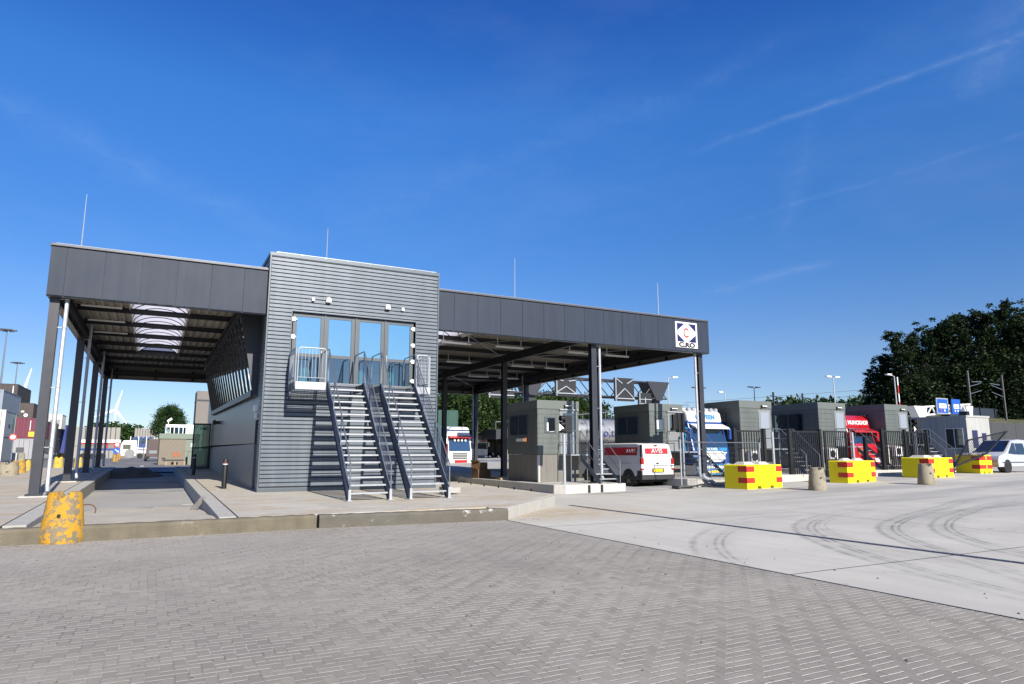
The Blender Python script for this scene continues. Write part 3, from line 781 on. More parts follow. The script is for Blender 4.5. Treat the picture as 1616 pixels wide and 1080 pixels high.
for z in [(.52+.1345*k) for k in range(59)]:
    if z < ZTT-.2:
        mb.box(TX0-.005, TX0+.03, TY+.05, TY+.60, z+.030, z+.13)
mb.build('side_cladding', M_clad, bld, world=True)
mb = MB()
for z in [(.52+.1345*k) for k in range(59)]:
    if z < ZTT-.2: mb.box(TX1-.03, TX1+.005, TY+.05, TY+.60, z+.030, z+.13)
mb.build('side_cladding', M_clad, bld, world=True)
mb = MB()
for x in (TX0-.01, TX1-.04): mb.box(x, x+.05, TY-.012, TY+.05, .42, ZTT-.1)
mb.box(TX0-.02, TX1+.02, TY-.022, TY+.10, ZTT-.12, ZTT); mb.box(TX0-.02, TX0+.08, TY+.10, TY+3.8, ZTT-.121, ZTT-.001); mb.box(TX1-.08, TX1+.02, TY+.10, TY+3.8, ZTT-.121, ZTT-.001)
mb.box(TX0-.01, TX1+.01, TY-.006, TY+.03, .36, .50)
for a, b, c, d in ((DX0-.035, DX0, DZ0-.03, DZ1+.035), (DX1, DX1+.035, DZ0-.03, DZ1+.035), (DX0, DX1, DZ1, DZ1+.035)): mb.box(a, b, TY-.008, TY+.10, c, d)
mb.build('trim', M_trim, bld, world=True, bevel=.004)
mb = MB(); mb.box(TX0+.08, TX1-.08, TY+.18, TY+3.8, ZTT-.25, ZTT-.1)
mb.box(TX0+.02, TX0+.12, TY+.18, TY+3.8, 6.9, ZTT-.15); mb.box(TX1-.12, TX1-.02, TY+.18, TY+3.8, 6.9, ZTT-.15); mb.box(TX0+.12, TX1-.12, TY+3.7, TY+3.8, 6.9, ZTT-.15)
mb.build('roof', M_clad, bld, world=True)
# interior seen through the doors
M_int = mat('interior_wall', (.55, .60, .58), .7, 0, .03)
mb = MB(); mb.box(3.4, 8.9, 23.6, 28.5, 3.74, 3.84); mb.box(3.4, 8.9, 28.5, 28.6, 3.84, 6.6); mb.box(3.3, 3.4, 23.6, 28.5, 3.84, 6.6); mb.box(8.9, 9.0, 23.6, 28.5, 3.84, 6.6)
mb.box(3.4, 8.9, 23.55, 28.5, 6.6, 6.66); mb.build('interior', M_int, bld, world=True)
mb = MB()
for x, w_ in ((4.32, .26), (5.15, .18), (6.3, .22), (7.35, .34)): 
    k = 8
    for i in range(k): mb.box(x+w_*i/k, x+w_*(i+.6)/k, 23.95+.03*(i % 2), 23.99+.03*(i % 2), 3.86, 4.95)
mb.build('curtains', mat('curtain_cloth', (.75, .82, .74), .8, 0, .05), bld, world=True)
mb = MB(); mb.box(4.5, 5.4, 25.2, 25.9, 3.84, 4.6); mb.box(6.6, 7.5, 25.2, 25.9, 3.84, 4.58); mb.build('counter', M_white, bld, world=True)
# four glazed leaves
leaf = [(3.90, 4.98), (4.98, 6.05), (6.07, 7.13), (7.13, 8.22)]
for i, (a, b) in enumerate(leaf):
    y = TY+.10; mb = MB(); fwid = .14
    mb.box(a+.006, a+fwid, y, y+.06, DZ0+.02, DZ1-.01); mb.box(b-fwid, b-.006, y, y+.06, DZ0+.02, DZ1-.01)
    for c, d in ((DZ0+.02, DZ0+.14), (4.86, 4.97), (DZ1-.14, DZ1-.01)): mb.box(a+fwid, b-fwid, y+.002, y+.058, c, d)
    dr = mb.build('door_leaf', M_frame, bld, world=True, bevel=.004)
    mb = MB(); mb.box(a+fwid, b-fwid, y+.026, y+.034, 4.97, DZ1-.14); mb.build('upper_pane', M_glass, dr, world=True)
    mb = MB(); mb.box(a+fwid, b-fwid, y+.026, y+.034, DZ0+.14, 4.86); mb.build('lower_pane', M_clear, dr, world=True)
    if i in (0, 3):
        hx = b-.08 if i == 0 else a+.08
        mb = MB(); mb.box(hx-.015, hx+.015, y-.03, y, 4.85, 5.08); mb.box(hx-.012, hx+.012, y-.06, y-.03, 4.9, 5.02); mb.build('handle', M_galvl, dr, world=True)
mb = MB()
for x in (4.98, 6.06, 7.13): mb.box(x-.012, x+.012, TY+.06, TY+.10, DZ0, DZ1)
mb.build('mullions', M_trim, bld, world=True)
for x, z in ((3.93, 6.13), (3.92, 5.52), (8.2, 6.13), (8.2, 5.52), (8.2, 4.92), (8.2, 4.2)):
    mb = MB(); mb.box(x-.06, x+.06, TY+.06, TY+.10, z-.07, z+.07); mb.box(x-.1, x+.1, TY+.05, TY+.09, z-.025, z+.025); mb.build('hinge', M_white, bld, world=True)
for px, py in ((518, 474), (611, 485)):
    p = PY(px, py, TY); mb = MB(); mb.cyl((p.x, TY-.005, p.z+.02), (p.x, TY-.16, p.z-.01), .085, .075, n=14); mb.box(p.x-.085, p.x+.085, TY-.14, TY-.004, p.z-.10, p.z+.0)
    mb.build('wall_lamp', M_whitel, bld, world=True, bevel=.01)
for px, py in ((494, 473), (635, 489)):
    p = PY(px, py, TY); mb = MB(); mb.box(p.x-.05, p.x+.05, TY-.09, TY-.002, p.z-.06, p.z+.05); mb.build('sensor', M_whitel, bld, world=True, bevel=.012)
p = PY(515.5, 405, 23.8)
mb = MB(); mb.cyl((p.x, 23.8, ZTT-.05), (p.x, 23.8, 9.62), .018, .010, n=6); mb.build('lightning_rod', M_galvl, bld, world=True)
mb = MB(); mb.bar((TX0+.2, TY+.05, ZTT+.035), (TX1-.1, TY+.05, ZTT+.035), .02)
for k in range(8): mb.box(TX0+.2+.8*k, TX0+.26+.8*k, TY+.03, TY+.07, ZTT-.01, ZTT+.03)
mb.build('roof_cable', M_galvl, bld, world=True)
# long side wall under the canopy
WX = 3.12
mb = MB()
def wallpiece(mb, y0, y1, z0a, z0b, z1, x=WX, t=.12):
    mb.add([(x, y0, z0a), (x, y1, z0b), (x, y1, z1), (x, y0, z1), (x+t, y0, z0a), (x+t, y1, z0b), (x+t, y1, z1), (x+t, y0, z1)],
           [(0, 1, 2, 3), (4, 7, 6, 5), (0, 4, 5, 1), (3, 2, 6, 7), (0, 3, 7, 4), (1, 5, 6, 2)])
wallpiece(mb, 23.9, 24.35, 1.9, 1.9, 6.95); wallpiece(mb, 25.25, 49.7, 1.95, 2.05, 3.80); wallpiece(mb, 24.35, 25.25, 2.75, 2.75, 6.95)
wallpiece(mb, 44.6, 49.7, 3.80, 3.80, 6.95); wallpiece(mb, 25.25, 44.6, 3.80, 3.80, 6.95, WX+.25)
mb.build('side_wall', M_panel, bld, world=True)
mb = MB(); wallpiece(mb, 23.9, 24.35, .2, .2, 1.88); wallpiece(mb, 25.25, 45.6, .2, .5, 1.93); wallpiece(mb, 46.6, 49.7, .4, .5, 1.93)
mb.build('side_plinth', M_panel2, bld, world=True)
mb = MB(); mb.box(WX+.13, WX+.18, 24.35, 25.25, .38, 2.74); sdr = mb.build('side_door', mat('side_door_blue_grey', (.075, .095, .14), .4, .1, .04), bld, world=True)
mb = MB(); mb.box(WX+.08, WX+.13, 25.05, 25.12, 1.38, 1.5); mb.build('handle', M_galvl, sdr, world=True)
mb = MB()
for y in (24.6, 24.95): mb.box(WX-.13, WX-.002, y, y+.16, 3.05, 3.25)
mb.box(WX-.10, WX-.002, 24.75, 24.95, 2.8, 2.98); mb.build('side_lamp', M_whitel, bld, world=True, bevel=.01)
mb = MB(); mb.box(WX-.2, WX-.002, 40.2, 40.35, 3.15, 3.32); mb.box(WX-.34, WX-.2, 40.1, 40.45, 3.12, 3.36); mb.build('camera_housing', M_black, bld, world=True)
# leaning window band
wy0, wy1 = 25.5, 44.4
B0, T0 = (3.02, 3.72), (2.42, 6.78)
def wp(s, t, off=0.0):       # s along Y 0..1, t up 0..1
    x = B0[0]+(T0[0]-B0[0])*t-off; z = B0[1]+(T0[1]-B0[1])*t+.22*s*(1-t)-off*.19
    return (x, wy0+(wy1-wy0)*s, z)
mb = MB(); mb.sheet([wp(0, 0), wp(1, 0), wp(1, 1), wp(0, 1)]); win = mb.build('leaning_window', M_glasswin, bld, world=True)
mb = MB(); nM = 18
for k in range(nM+1): mb.bar(wp(k/nM, 0, .022), wp(k/nM, 1, .022), .045, .045, (1, 0, 0))
for t, th in ((0, .22), (.93, .09), (1, .10)): mb.bar(wp(0, t, .04), wp(1, t, .04), .10, th, (0, 0, 1))
mb.build('window_frame', mat('window_frame_dark', (.03, .03, .035), .4, .1, .05), win, world=True)
mb = MB()
for y in (wy0-.06, wy1+.0): mb.prism([(WX+.3, 3.55), (B0[0]-.03, 3.66 if y < 30 else 3.88), (T0[0]-.04, 6.85), (WX+.3, 6.85)], 1, y-.05, y+.02)
mb.prism([(WX+.3, 3.5), (B0[0]-.05, 3.62), (B0[0]-.05, 3.7), (WX+.3, 3.7)], 1, wy0, wy1) if False else None
mb.prism([(T0[0]-.04, 6.80), (WX+.3, 6.80), (WX+.3, 6.95), (T0[0]-.04, 6.95)], 1, wy0-.1, wy1+.05)
mb.build('window_cheek', mat('cheek_panel', (.05, .06, .075), .5, .1, .05), bld, world=True)
mb = MB(); mb.add([(WX+.25, wy0, 3.5), (WX+.25, wy1, 3.7), (B0[0], wy1, 3.9), (B0[0], wy0, 3.68)], [(0, 1, 2, 3)]); mb.build('window_soffit', M_panel2, bld, world=True)
mb = MB(); wallpiece(mb, 24.0, 49.6, .3, .5, 6.95, 9.0, .12); mb.box(3.3, 9.1, 49.5, 49.62, .4, 6.95)
mb.build('rear_wall', M_panel2, bld, world=True)
gs = thing('glass_screen', (2.7, 45.9, gz(46)), 'tall glass wind screen in dark frames beside the side entrance', 'glass screen')
mb = MB(); 
for x in (-.55, .36): mb.box(x-.04, x+.04, -.04, .04, 0, 2.75)
for z in (.05, 1.25, 2.7): mb.box(-.51, .32, -.03, .03, z-.04, z+.04)
mb.build('frame', M_black, gs)
mb = MB(); mb.box(-.51, .32, -.008, .008, .09, 1.21); mb.box(-.51, .32, -.008, .008, 1.29, 2.66); mb.build('pane', clearglass('screen_glass', (.5, .6, .6), .72, (.22, .32, .30)), gs)

# ================================================================== steel stairs
M_tread = mat('tread_steel', (.46, .48, .50), .5, .5, .15, 12)
def stairs(name_label, sx0, sx1, lx0, lx1, mirror):
    zl, yl, yf = 3.87, 22.05, 18.92
    zf = gz(20)
    root = thing('steel_staircase', ((sx0+sx1)/2, (yl+yf)/2, zf), name_label, 'staircase', 'steel stairs in front of the control building')
    ns = 17; rise = (zl-zf)/ns; run = (yl-yf)/(ns-1)
    for k in range(1, ns):
        z = zf+rise*k-.0; y = yf+run*(k-1)
        mb = MB(); mb.box(sx0+.02, sx1-.02, y, y+.235, z-.012, z); mb.box(sx0+.02, sx1-.02, y-.004, y+.008, z-.042, z+.003); mb.box(sx0+.02, sx1-.02, y+.222, y+.235, z-.04, z)
        mb.build('tread', M_tread, root, world=True)
    for x in (sx0, sx1):
        mb = MB(); h = .115
        a = Vector((x, yf-.10, zf+rise*.0)); b = Vector((x, yl+.06, zl-.05))
        mb.prism([(yf-.14, zf), (yf+.12, zf), (yl+.10, zl-.28), (yl+.10, zl+.05), (yl-.03, zl+.05), (yf-.14, zf+.22)], 0, x-.006, x+.006)
        for dz0, dz1 in ((0, 0),):
            mb.bar((x+(.03 if x == sx0 else -.03)*0, yf-.14, zf+.22), (x, yl-.03, zl+.05), .06, .012)
            mb.bar((x, yf+.12, zf+.02), (x, yl+.10, zl-.28), .06, .012)
        mb.build('stringer', M_string, root, world=True)
        mb = MB(); mb.box(x-.07, x+.07, yf-.2, yf+.16, zf-.01, zf+.012); mb.box(x-.035, x+.035, yf-.15, yf-.12, zf+.01, zf+.3); mb.build('foot_plate', M_galvl, root, world=True)
        # handrail
        xo = x
        mb = MB(); r_ = .021
        p0 = (xo, yf-.13, zf+.15); p1 = (xo, yf-.13, zf+.98); p2 = (xo, yl-.02, zl+1.08); p3 = (xo, yl+.06, zl+1.10); p4 = (xo, TY-.22, zl+1.10); p5 = (xo, TY-.14, zl+1.02); p6 = (xo, TY-.14, zl+.02)
        mb.tube([p0, p1, p2, p3, p4, p5, p6], r_, 8)
        mb.tube([(xo, yl-.0, zl), (xo, yl-.0, zl+1.08)], .017, 6)
        for t in (.36, .70): 
            y = yf+(yl-yf)*t; z = zf+(zl-zf)*t; mb.tube([(xo, y, z+.02), (xo, y, z+.98)], .017, 6)
        mb.build('handrail', M_galv, root, world=True, smooth=True)
    # infill mesh on the right hand side of the flight
    x = sx1; mb = MB()
    for k in range(46):
        t = (k+.5)/46; y = yf+(yl-yf)*t; z = zf+(zl-zf)*t; mb.bar((x, y, z+.16), (x, y, z+.93), .006)
    for dz in (.18, .55, .92): mb.bar((x, yf, zf+dz), (x, yl, zl+dz), .008)
    mb.build('mesh_infill', M_galv, root, world=True)
    # landing
    mb = MB()
    for k in range(int((lx1-lx0)/.066)): mb.box(lx0+.03+.066*k, lx0+.036+.066*k, yl+.01, TY-.03, zl-.03, zl-.002)
    for k in range(10): y = yl+.05+.125*k; mb.box(lx0+.02, lx1-.02, y, y+.008, zl-.029, zl-.004)
    mb.build('landing_grating', M_galv, root, world=True)
    mb = MB()
    a, b = (lx0, sx0-.02) if not mirror else (sx1+.02, lx1)
    mb.box(a, b, yl-.012, yl, zl-.25, zl); mb.box(a, b, yl-.012, yl+.06, zl-.255, zl-.24)
    lan = mb.build('landing_fascia', M_galvl, root, world=True)
    mb = MB(); 
    for x in (lx0, lx1): mb.box(x-.006, x+.006, yl, TY-.02, zl-.25, zl)
    mb.box(lx0, lx1, TY-.05, TY-.03, zl-.25, zl-.03); mb.box(sx0 if mirror else lx0, sx1 if not mirror else lx1, yl+.62, yl+.64, zl-.22, zl-.03)
    e = lx0+.02 if not mirror else lx1-.06
    mb.box(e, e+.06, TY-.14, TY-.02, zl-.5, zl-.25)
    mb.build('landing_frame', M_string, root, world=True)
    # railings of the landing: front loop and outer side loop
    def loop(p, r_, z0, z1, ra=.10):
        p, r_ = Vector(p), Vector(r_); d = (r_-p).normalized(); pts = [(p.x, p.y, z0)]
        for k in range(5):
            t = PI/2*k/4; pts.append((p+d*ra*(1-math.cos(t))).to_tuple()[:2]+(z1-ra+ra*math.sin(t),))
        for k in range(5):
            t = PI/2*(1-k/4); pts.append((r_-d*ra*(1-math.cos(t))).to_tuple()[:2]+(z1-ra+ra*math.sin(t),))
        pts.append((r_.x, r_.y, z0)); return pts
    a, b = (lx0+.06, sx0-.08) if not mirror else (sx1+.08, lx1-.06)
    mb = MB(); mb.tube(loop((a, yl+.02, 0), (b, yl+.02, 0), zl-.02, zl+1.10), .021, 8); mb.bar((a, yl+.02, zl+.14), (b, yl+.02, zl+.14), .04, .012)
    for k in range(1, 8): xx = a+(b-a)*k/8; mb.cyl((xx, yl+.02, zl+.14), (xx, yl+.02, zl+1.09), .006, n=5)
    mb.build('front_railing', M_galvl, root, world=True)
    xo = lx0+.0 if not mirror else lx1
    mb = MB(); mb.tube(loop((xo, yl+.08, 0), (xo, TY-.10, 0), zl-.15, zl+1.10), .021, 8); mb.bar((xo, yl+.08, zl+.14), (xo, TY-.1, zl+.14), .012, .04)
    for k in range(1, 12): yy = yl+.08+(TY-.18-yl)*k/12; mb.cyl((xo, yy, zl+.14), (xo, yy, zl+1.09), .006, n=5)
    mb.build('side_railing', M_galvl, root, world=True)
    return root
stairs('left of the two galvanised steel stairs, landing reaching out to the left', 4.86, 6.02, 3.84, 6.02, False)
stairs('right of the two galvanised steel stairs, landing reaching out to the right', 6.62, 7.80, 6.62, 8.38, True)

# ================================================================== small things on the pavements
def bollard(x, y, label):
    r_ = thing('bollard', (x, y, gz(y)), label, 'bollard', 'slim black bollards beside the building')
    mb = MB(); mb.lathe([(.085, 0), (.085, .98), (.08, 1.0), (.03, 1.01)], n=18); mb.build('post', M_black, r_, smooth=True)
    for z, m_ in ((.88, mat('band_dark_red', (.22, .02, .02), .5, 0, .05)), (.82, M_white)):
        mb = MB(); mb.lathe([(.087, z), (.087, z+.03)], n=18); mb.build('band', m_, r_, smooth=True)
p = G(353, 772.5, gz(24)); bollard(p.x, p.y, 'near black bollard with a red and white band, on the pavement in the sun')
p = G(302, 746, gz(44)); bollard(p.x+.02, p.y*.96, 'far black bollard standing in the shade near the glass screen')

def cone_obj(name, loc, m, label, cat, group, sc=1.0, rz=0.0, r0=.37, r1=.27, h=.92):
    o = thing(name, loc, label, cat, group, rz)
    mb = MB(); n = 40; prof = [(r0*.97, 0), (r0, .04), (r0*.985, .12), (r1+.01, h-.05), (r1-.01, h-.01), (r1-.04, h), (r1*.45, h), (.001, h)]
    rnd = random.Random(int(loc[0]*100) % 991)
    V = []
    for i, (r_, z) in enumerate(prof):
        for k in range(n):
            t = 2*PI*k/n; x, y = r_*math.cos(t), r_*math.sin(t)
            j = 1+.012*math.sin(3*t+i)+rnd.uniform(-.008, .008)
            zz = z
            if i >= 3 and abs(x) < .085: zz = min(z, h-.11+.02*math.cos(t*9))
            V.append((x*j, y*j, zz))
    mb.add(V, [(i*n+k, i*n+(k+1) % n, (i+1)*n+(k+1) % n, (i+1)*n+k) for i in range(len(prof)-1) for k in range(n)]+[tuple(range(n))[::-1]])
    b = mb.build('stump', m, o, smooth=True)
    mb = MB(); mb.cyl((.0, -r0*.80, h*.55), (.0, -r0*.80-.055, h*.55), .03, n=10); mb.build('lifting_hole', M_black, o)
    o.scale = (sc, sc, sc)
    return o
p = G(96, 856, 0); cone_obj('concrete_stump', (p.x, p.y, 0), C_yel, 'large flaking yellow concrete stump in front of the old kerb beam', 'concrete stump', 'tapered concrete stumps', rz=R(-8))
for (x, y, hp, lab) in ((1301, 774.5, 36, 'grey bare concrete stump between the first two yellow barrier blocks'), (1474, 765.5, 33, 'grey bare concrete stump in front of the third yellow barrier block')):
    p = GG(x, y); d = (p-CAM).dot(fw); s = hp*d/F/.92
    cone_obj('concrete_stump', (p.x, p.y+.3, gh(p.x, p.y)), C_gry, lab, 'concrete stump', 'tapered concrete stumps', s, rz=R(-25), r0=.36, r1=.27)
near = [(11, 763, 33, C_gry, 'broad grey concrete stump at the left picture edge'), (27, 758.5, 31, C_yel, 'orange yellow stump beside the broad grey one'), (37, 753.5, 27, C_yel2, 'lemon yellow stump, right one of the near pair'),
        (33, 729, 14, C_gry, 'sand coloured stump seen above the near yellow pair'), (43, 727, 11, C_yel, 'small yellow stump in front of the grey container'), (52, 727, 12, C_wht, 'whitish stump left of the front canopy column'),
        (91, 741.5, 20, C_yel2, 'pale yellow stump between the first two canopy columns'), (123, 738, 16, C_yel2, 'yellow stump between second and third canopy columns')]
for (x, y, hp, m, lab) in near:
    p = GG(x, y); d = (p-CAM).dot(fw); s = hp*d/F/.92
    cone_obj('concrete_stump', (p.x, p.y, gh(p.x, p.y)), m, lab, 'concrete stump', 'tapered concrete stumps', s, r0=.34 if x != 11 else .42, r1=.25 if x != 11 else .34)
far = [(84, 723, 9, 0), (92, 723, 9, 1), (99, 723, 9, 1), (105, 722, 8, 0), (121, 719, 8, 0), (127, 719, 8, 1), (141, 719, 8, 1), (145, 719, 8, 0), (158, 718, 8, 1), (163, 718, 8, 0), (168, 718, 8, 0), (174, 718, 7, 0),
       (182, 729, 12, 1), (185.5, 726, 11, 1), (189, 723, 10, 1), (193, 720.5, 10, 1), (198, 719, 10, 0), (203, 717.5, 9, 1)]
first = None
for (x, y, hp, k) in far:
    p = GG(x, y); d = (p-CAM).dot(fw); s = hp*d/F/.92
    lab = ('small distant yellow painted stump in the rows across the asphalt' if k else 'small distant whitish stump in the rows across the asphalt')
    cone_obj('concrete_stump', (p.x, p.y, gh(p.x, p.y)), C_yel if k else C_wht, lab, 'concrete stump', 'distant yellow concrete stumps' if k else 'distant white concrete stumps', s)
def simple(name, mbf, m, loc, label, cat, group=None, rz=0, bevel=0):
    o = mbf.build(name, m, None, bevel=bevel); o.location = loc; o.rotation_euler = (0, 0, rz); return tag(o, label, cat, group)
p = GG(15, 730.5); mb = MB(); mb.box(-.62, .62, -.4, .4, 0, 1.0); mb.box(-.2, .2, -.15, .15, 1.0, 1.06)
o = simple('concrete_block', mb, M_concw, (p.x, p.y, gh(p.x, p.y)), 'white concrete ballast block behind the grey stump at left', 'concrete block', bevel=.03)
o.scale = (1.1,)*3
p = G(708, 779, gz(24)); mb = MB(); mb.box(-.11, .2, -.08, .25, 0, .2); mb.box(.2, .5, -.04, .22, 0, .17)
simple('concrete_block', mb, M_conc, (p.x-.05, p.y+.15, gz(24)), 'small light concrete step block beside the foot of the right stair', 'concrete block', bevel=.01)
p = PY(20, 783, 24.3); 
ob = thing('road_barrier_base', (G(14, 786, gz(24)).x-.62, G(14, 786, gz(24)).y, gz(24)), 'orange and white plastic barrier rail lying on the pavement at left', 'barrier', rz=R(5))
mb = MB(); mb.box(-.65, .34, -.05, .05, .02, .09); mb.box(-.60, -.5, -.2, .2, 0, .16); mb.box(.24, .34, -.12, .12, 0, .26); mb.box(-.12, -.02, -.12, .12, 0, .24); mb.build('rail', M_orange, ob, bevel=.012)
mb = MB(); mb.box(-.5, -.13, -.055, .055, .10, .2); mb.build('white_band', M_white, ob)
mb = MB(); n = 16
arc = [(.16*math.cos(R(-30)+R(250)*k/n), 0, .0+.13+.13*math.sin(R(-30)+R(250)*k/n)) for k in range(n+1)]
mb.tube([(a, b*.3+.02*i, c) for i, (a, b, c) in enumerate(arc)], .014, 6)
simple('rusty_ring', mb, mat('rust', (.16, .06, .035), .8, .2, .3, 20), (G(138, 817, .13).x, G(138, 817, .13).y, lane(-1, 18.5)+.0), 'bent rusty steel ring lying in the sand', 'scrap ring', rz=R(10))
for (x, y, l, w_, h_, rz, lab) in ((288, 789, .62, .08, .03, .0, 'grey steel strip lying in the sand lane'), (303, 794, .6, .12, .03, .1, 'pale broken board lying in the sand lane')):
    p = G(x, y, .02); mb = MB(); mb.box(-l/2, l/2, -w_/2, w_/2, 0, h_)
    simple('scrap_strip', mb, M_galv if x == 288 else M_concw, (p.x, p.y, lane(p.x, p.y)+.012), lab, 'scrap', rz=R(rz*60), bevel=.003)
p = G(320, 792, .1); mb = MB(); mb.prism([(-.2, 0), (-.02, 0), (.24, .32), (.10, .36)], 1, -.03, .04)
simple('broken_slab', mb, M_boothconc, (1.22, 21.3, lane(1.2, 21.3)), 'broken piece of kerb slab leaning against the right kerb of the lane', 'broken slab', rz=R(20), bevel=.01)
for k, (x, y) in enumerate(((215, 846), (312, 839))):
    p = G(x, y, 0); mb = MB(); mb.lathe([(.07, 0), (.09, .03), (.05, .07), (.0, .085)], n=7)
    simple('stone', mb, M_concw, (p.x, p.y-.05, 0), ('white stone lying at the foot of the kerb beam', 'small pale stone farther right at the foot of the kerb beam')[k], 'stone', rz=R(k*40))
rnd = random.Random(11)
mb = MB()
for k in range(160):
    x, y = rnd.uniform(-1.9, 1.3), rnd.uniform(16, 30); s = rnd.uniform(.004, .012); z = lane(x, y)
    mb.add([(x-s, y-s, z), (x+s, y-s*.7, z), (x+s*.8, y+s, z), (x-s*.6, y+s, z), (x, y, z+s*1.3)], [(0, 1, 4), (1, 2, 4), (2, 3, 4), (3, 0, 4)])
tag(mb.build('gravel', M_ground), kind='stuff')
mb = MB()
for k in range(420):
    x, y = rnd.uniform(-5, 9), rnd.uniform(3, 15.3)
    if rnd.random() < .4: y = 15.3-abs(rnd.gauss(0, .35)); 
    s = rnd.uniform(.005, .017)
    mb.add([(x-s, y-s, .004), (x+s, y-s*.7, .004), (x+s*.8, y+s, .004), (x-s*.6, y+s, .004), (x, y, .004+s)], [(0, 1, 4), (1, 2, 4), (2, 3, 4), (3, 0, 4)])
tag(mb.build('grit', mat('grit_dark', (.10, .09, .08), .9, 0, .5, 3)), kind='stuff')

# ================================================================== booths with steps
def island(x0, x1, y0, y1, nm='traffic_island'):
    mb = MB(); y = y0
    r_ = .35
    zt = lambda x: gh(x, 24)+.36
    mb.prism([(x0+r_, y0), (x1-r_*.3, y0), (x1, y0+r_*.3), (x1, y1), (x0, y1), (x0, y0+r_)], 2, gh(x0, 24)-.1, zt(x0))
    return struct(mb, nm, M_concw, bevel=.02)
def booth(pl, pr, ptop, Y, Dp, label, front, group='grey green toll booths'):
    a = PY(pl, ptop, Y); b = PY(pr, ptop+1.5, Y); W = b.x-a.x; zt = a.z
    zb = gh(a.x, 24)+.36
    island(a.x-.5, a.x+W+.75, 23.25+.0*(Y-25), 44)
    o = thing('toll_booth', (a.x, Y, zb), label, 'booth', group)
    H = zt-zb; ph = H*.335; dx0 = W-.98
    mb = MB(); mb.box(.02, W-.0, .03, Dp-.03, 0, ph-.01); mb.build('plinth', M_boothconc, o)
    mb = MB(); mb.box(-.012, .12, .0, .04, 0, ph-.03); mb.build('plinth_edge', M_concw, o)
    # cabin walls as horizontal cassettes
    mb = MB(); mb.box(0, W, 0, Dp, ph, H-.06); wall = mb.build('wall', M_booth, o)
    mb = MB(); z = ph+.06
    zz = [ph+.0]
    k = 0
    while z+.205 < H-.63:
        mb.box(-.004, dx0-.10, -.014, -.001, z, z+.205); mb.box(W-.10 if dx0+.9 < W-.1 else W-.1, W+.004, -.014, -.001, z, z+.205)
        mb.box(-.014, -.001, .004, Dp-.004, z, z+.205)
        z += .215
    mb.box(-.014, W+.014, -.016, -.001, H-.62, H-.40); mb.box(-.014, -.001, 0, Dp, H-.62, H-.40)
    mb.build('wall_cassettes', M_booth, wall)
    mb = MB(); mb.box(-.03, W+.03, -.03, Dp+.03, H-.38, H); mb.build('roof_band', M_boothtrim, o, bevel=.008)
    mb = MB()
    dz1 = ph+2.02 if ph+2.02 < H-.4 else H-.42
    mb.box(dx0, dx0+.88, -.03, -.001, ph+.02, dz1); d = mb.build('door', M_boothdoor, o)
    mb = MB(); mb.box(dx0+.14, dx0+.74, -.040, -.031, ph+1.0, dz1-.12); mb.build('door_pane', M_glassdk if front else mat('door_panel_light', (.34, .38, .44), .4, .1, .03), d)
    mb = MB(); mb.box(dx0+.06, dx0+.10, -.09, -.031, ph+.9, ph+1.02); mb.build('handle', M_galvl, d)
    mb = MB(); mb.box(dx0+.2, dx0+.62, -.12, -.018, dz1+.16, dz1+.24); mb.box(dx0+.2, dx0+.26, -.12, -.018, dz1+.08, dz1+.16); mb.build('door_lamp', M_black, o)
    mb = MB(); mb.box(dx0+.24, dx0+.6, -.125, -.121, dz1+.18, dz1+.22); mb.build('lamp_glass', M_whitel, o)
    if front:
        fx0, fx1 = W*.16, W*.44; z0, z1 = ph+.93, H-.72
        mb = MB(); mb.box(fx0, fx1, -.03, -.015, z0, z0+.06); mb.box(fx0, fx1, -.03, -.015, z1-.06, z1); mb.box(fx0, fx0+.06, -.03, -.015, z0+.06, z1-.06); mb.box(fx1-.06, fx1, -.03, -.015, z0+.06, z1-.06)
        wd = mb.build('front_window', M_frame, o)
        mb = MB(); mb.box(fx0+.06, fx1-.06, -.024, -.018, z0+.06, z1-.06); mb.build('pane', M_glassdk, wd)
        mb = MB(); mb.box(fx0+(.12 if front == 1 else .1), fx0+(.2 if front == 1 else .42), -.028, -.025, z0+.08 if front == 1 else z1-.55, z0+.45 if front == 1 else z1-.1); mb.build('notice', M_white, wd)
        mb = MB(); mb.box(dx0-.1, dx0-.06, -.12, -.10, ph+.1, ph+1.9) if False else mb.box(dx0-.05, dx0+.93, -.10, -.035, dz1+.0, dz1+.05); mb.build('door_hood', M_galvl, o)
    # side windows towards the lane
    y0, y1 = Dp*.30, Dp*.92; z0, z1 = ph+.88, H-.62
    mb = MB(); 
    for c, d_ in ((y0, y0+.06), ((y0+y1)/2-.03, (y0+y1)/2+.03), (y1-.06, y1)): mb.box(-.035, -.015, c, d_, z0, z1)
    mb.box(-.035, -.015, y0+.06, y1-.06, z0-.05, z0+.0); mb.box(-.035, -.015, y0+.06, y1-.06, z1, z1+.05)
    sw = mb.build('side_window', M_frame, o)
    mb = MB(); mb.box(-.028, -.018, y0+.06, (y0+y1)/2-.03, z0, z1); mb.box(-.028, -.018, (y0+y1)/2+.03, y1-.06, z0, z1); mb.build('pane', M_glassdk, sw)
    if front == 1:
        mb = MB(); mb.box(-.16, -.02, Dp*.34, Dp*.60, ph+.57, ph+.70); mb.build('hatch_shelf', M_white, o)
        mb = MB(); mb.box(-.14, -.02, Dp*.31, Dp*.33, ph+.56, ph+.72); mb.build('hatch_lamp', M_orange, o)
    # landing and steps
    ns = 6; run = .25; rise = ph/ns; lx0, lx1 = dx0-.05, W+.42
    sx0, sx1 = W-.55, W+.42
    mb = MB(); mb.box(lx0, lx1, -1.0, -.02, ph-.05, ph); mb.build('landing', M_galvl, o)
    for k in range(1, ns):
        z = ph-rise*k; y = -1.0-run*k
        mb = MB(); mb.box(sx0, sx1, y, y+.24, z-.035, z); mb.build('step', M_galvl, o)
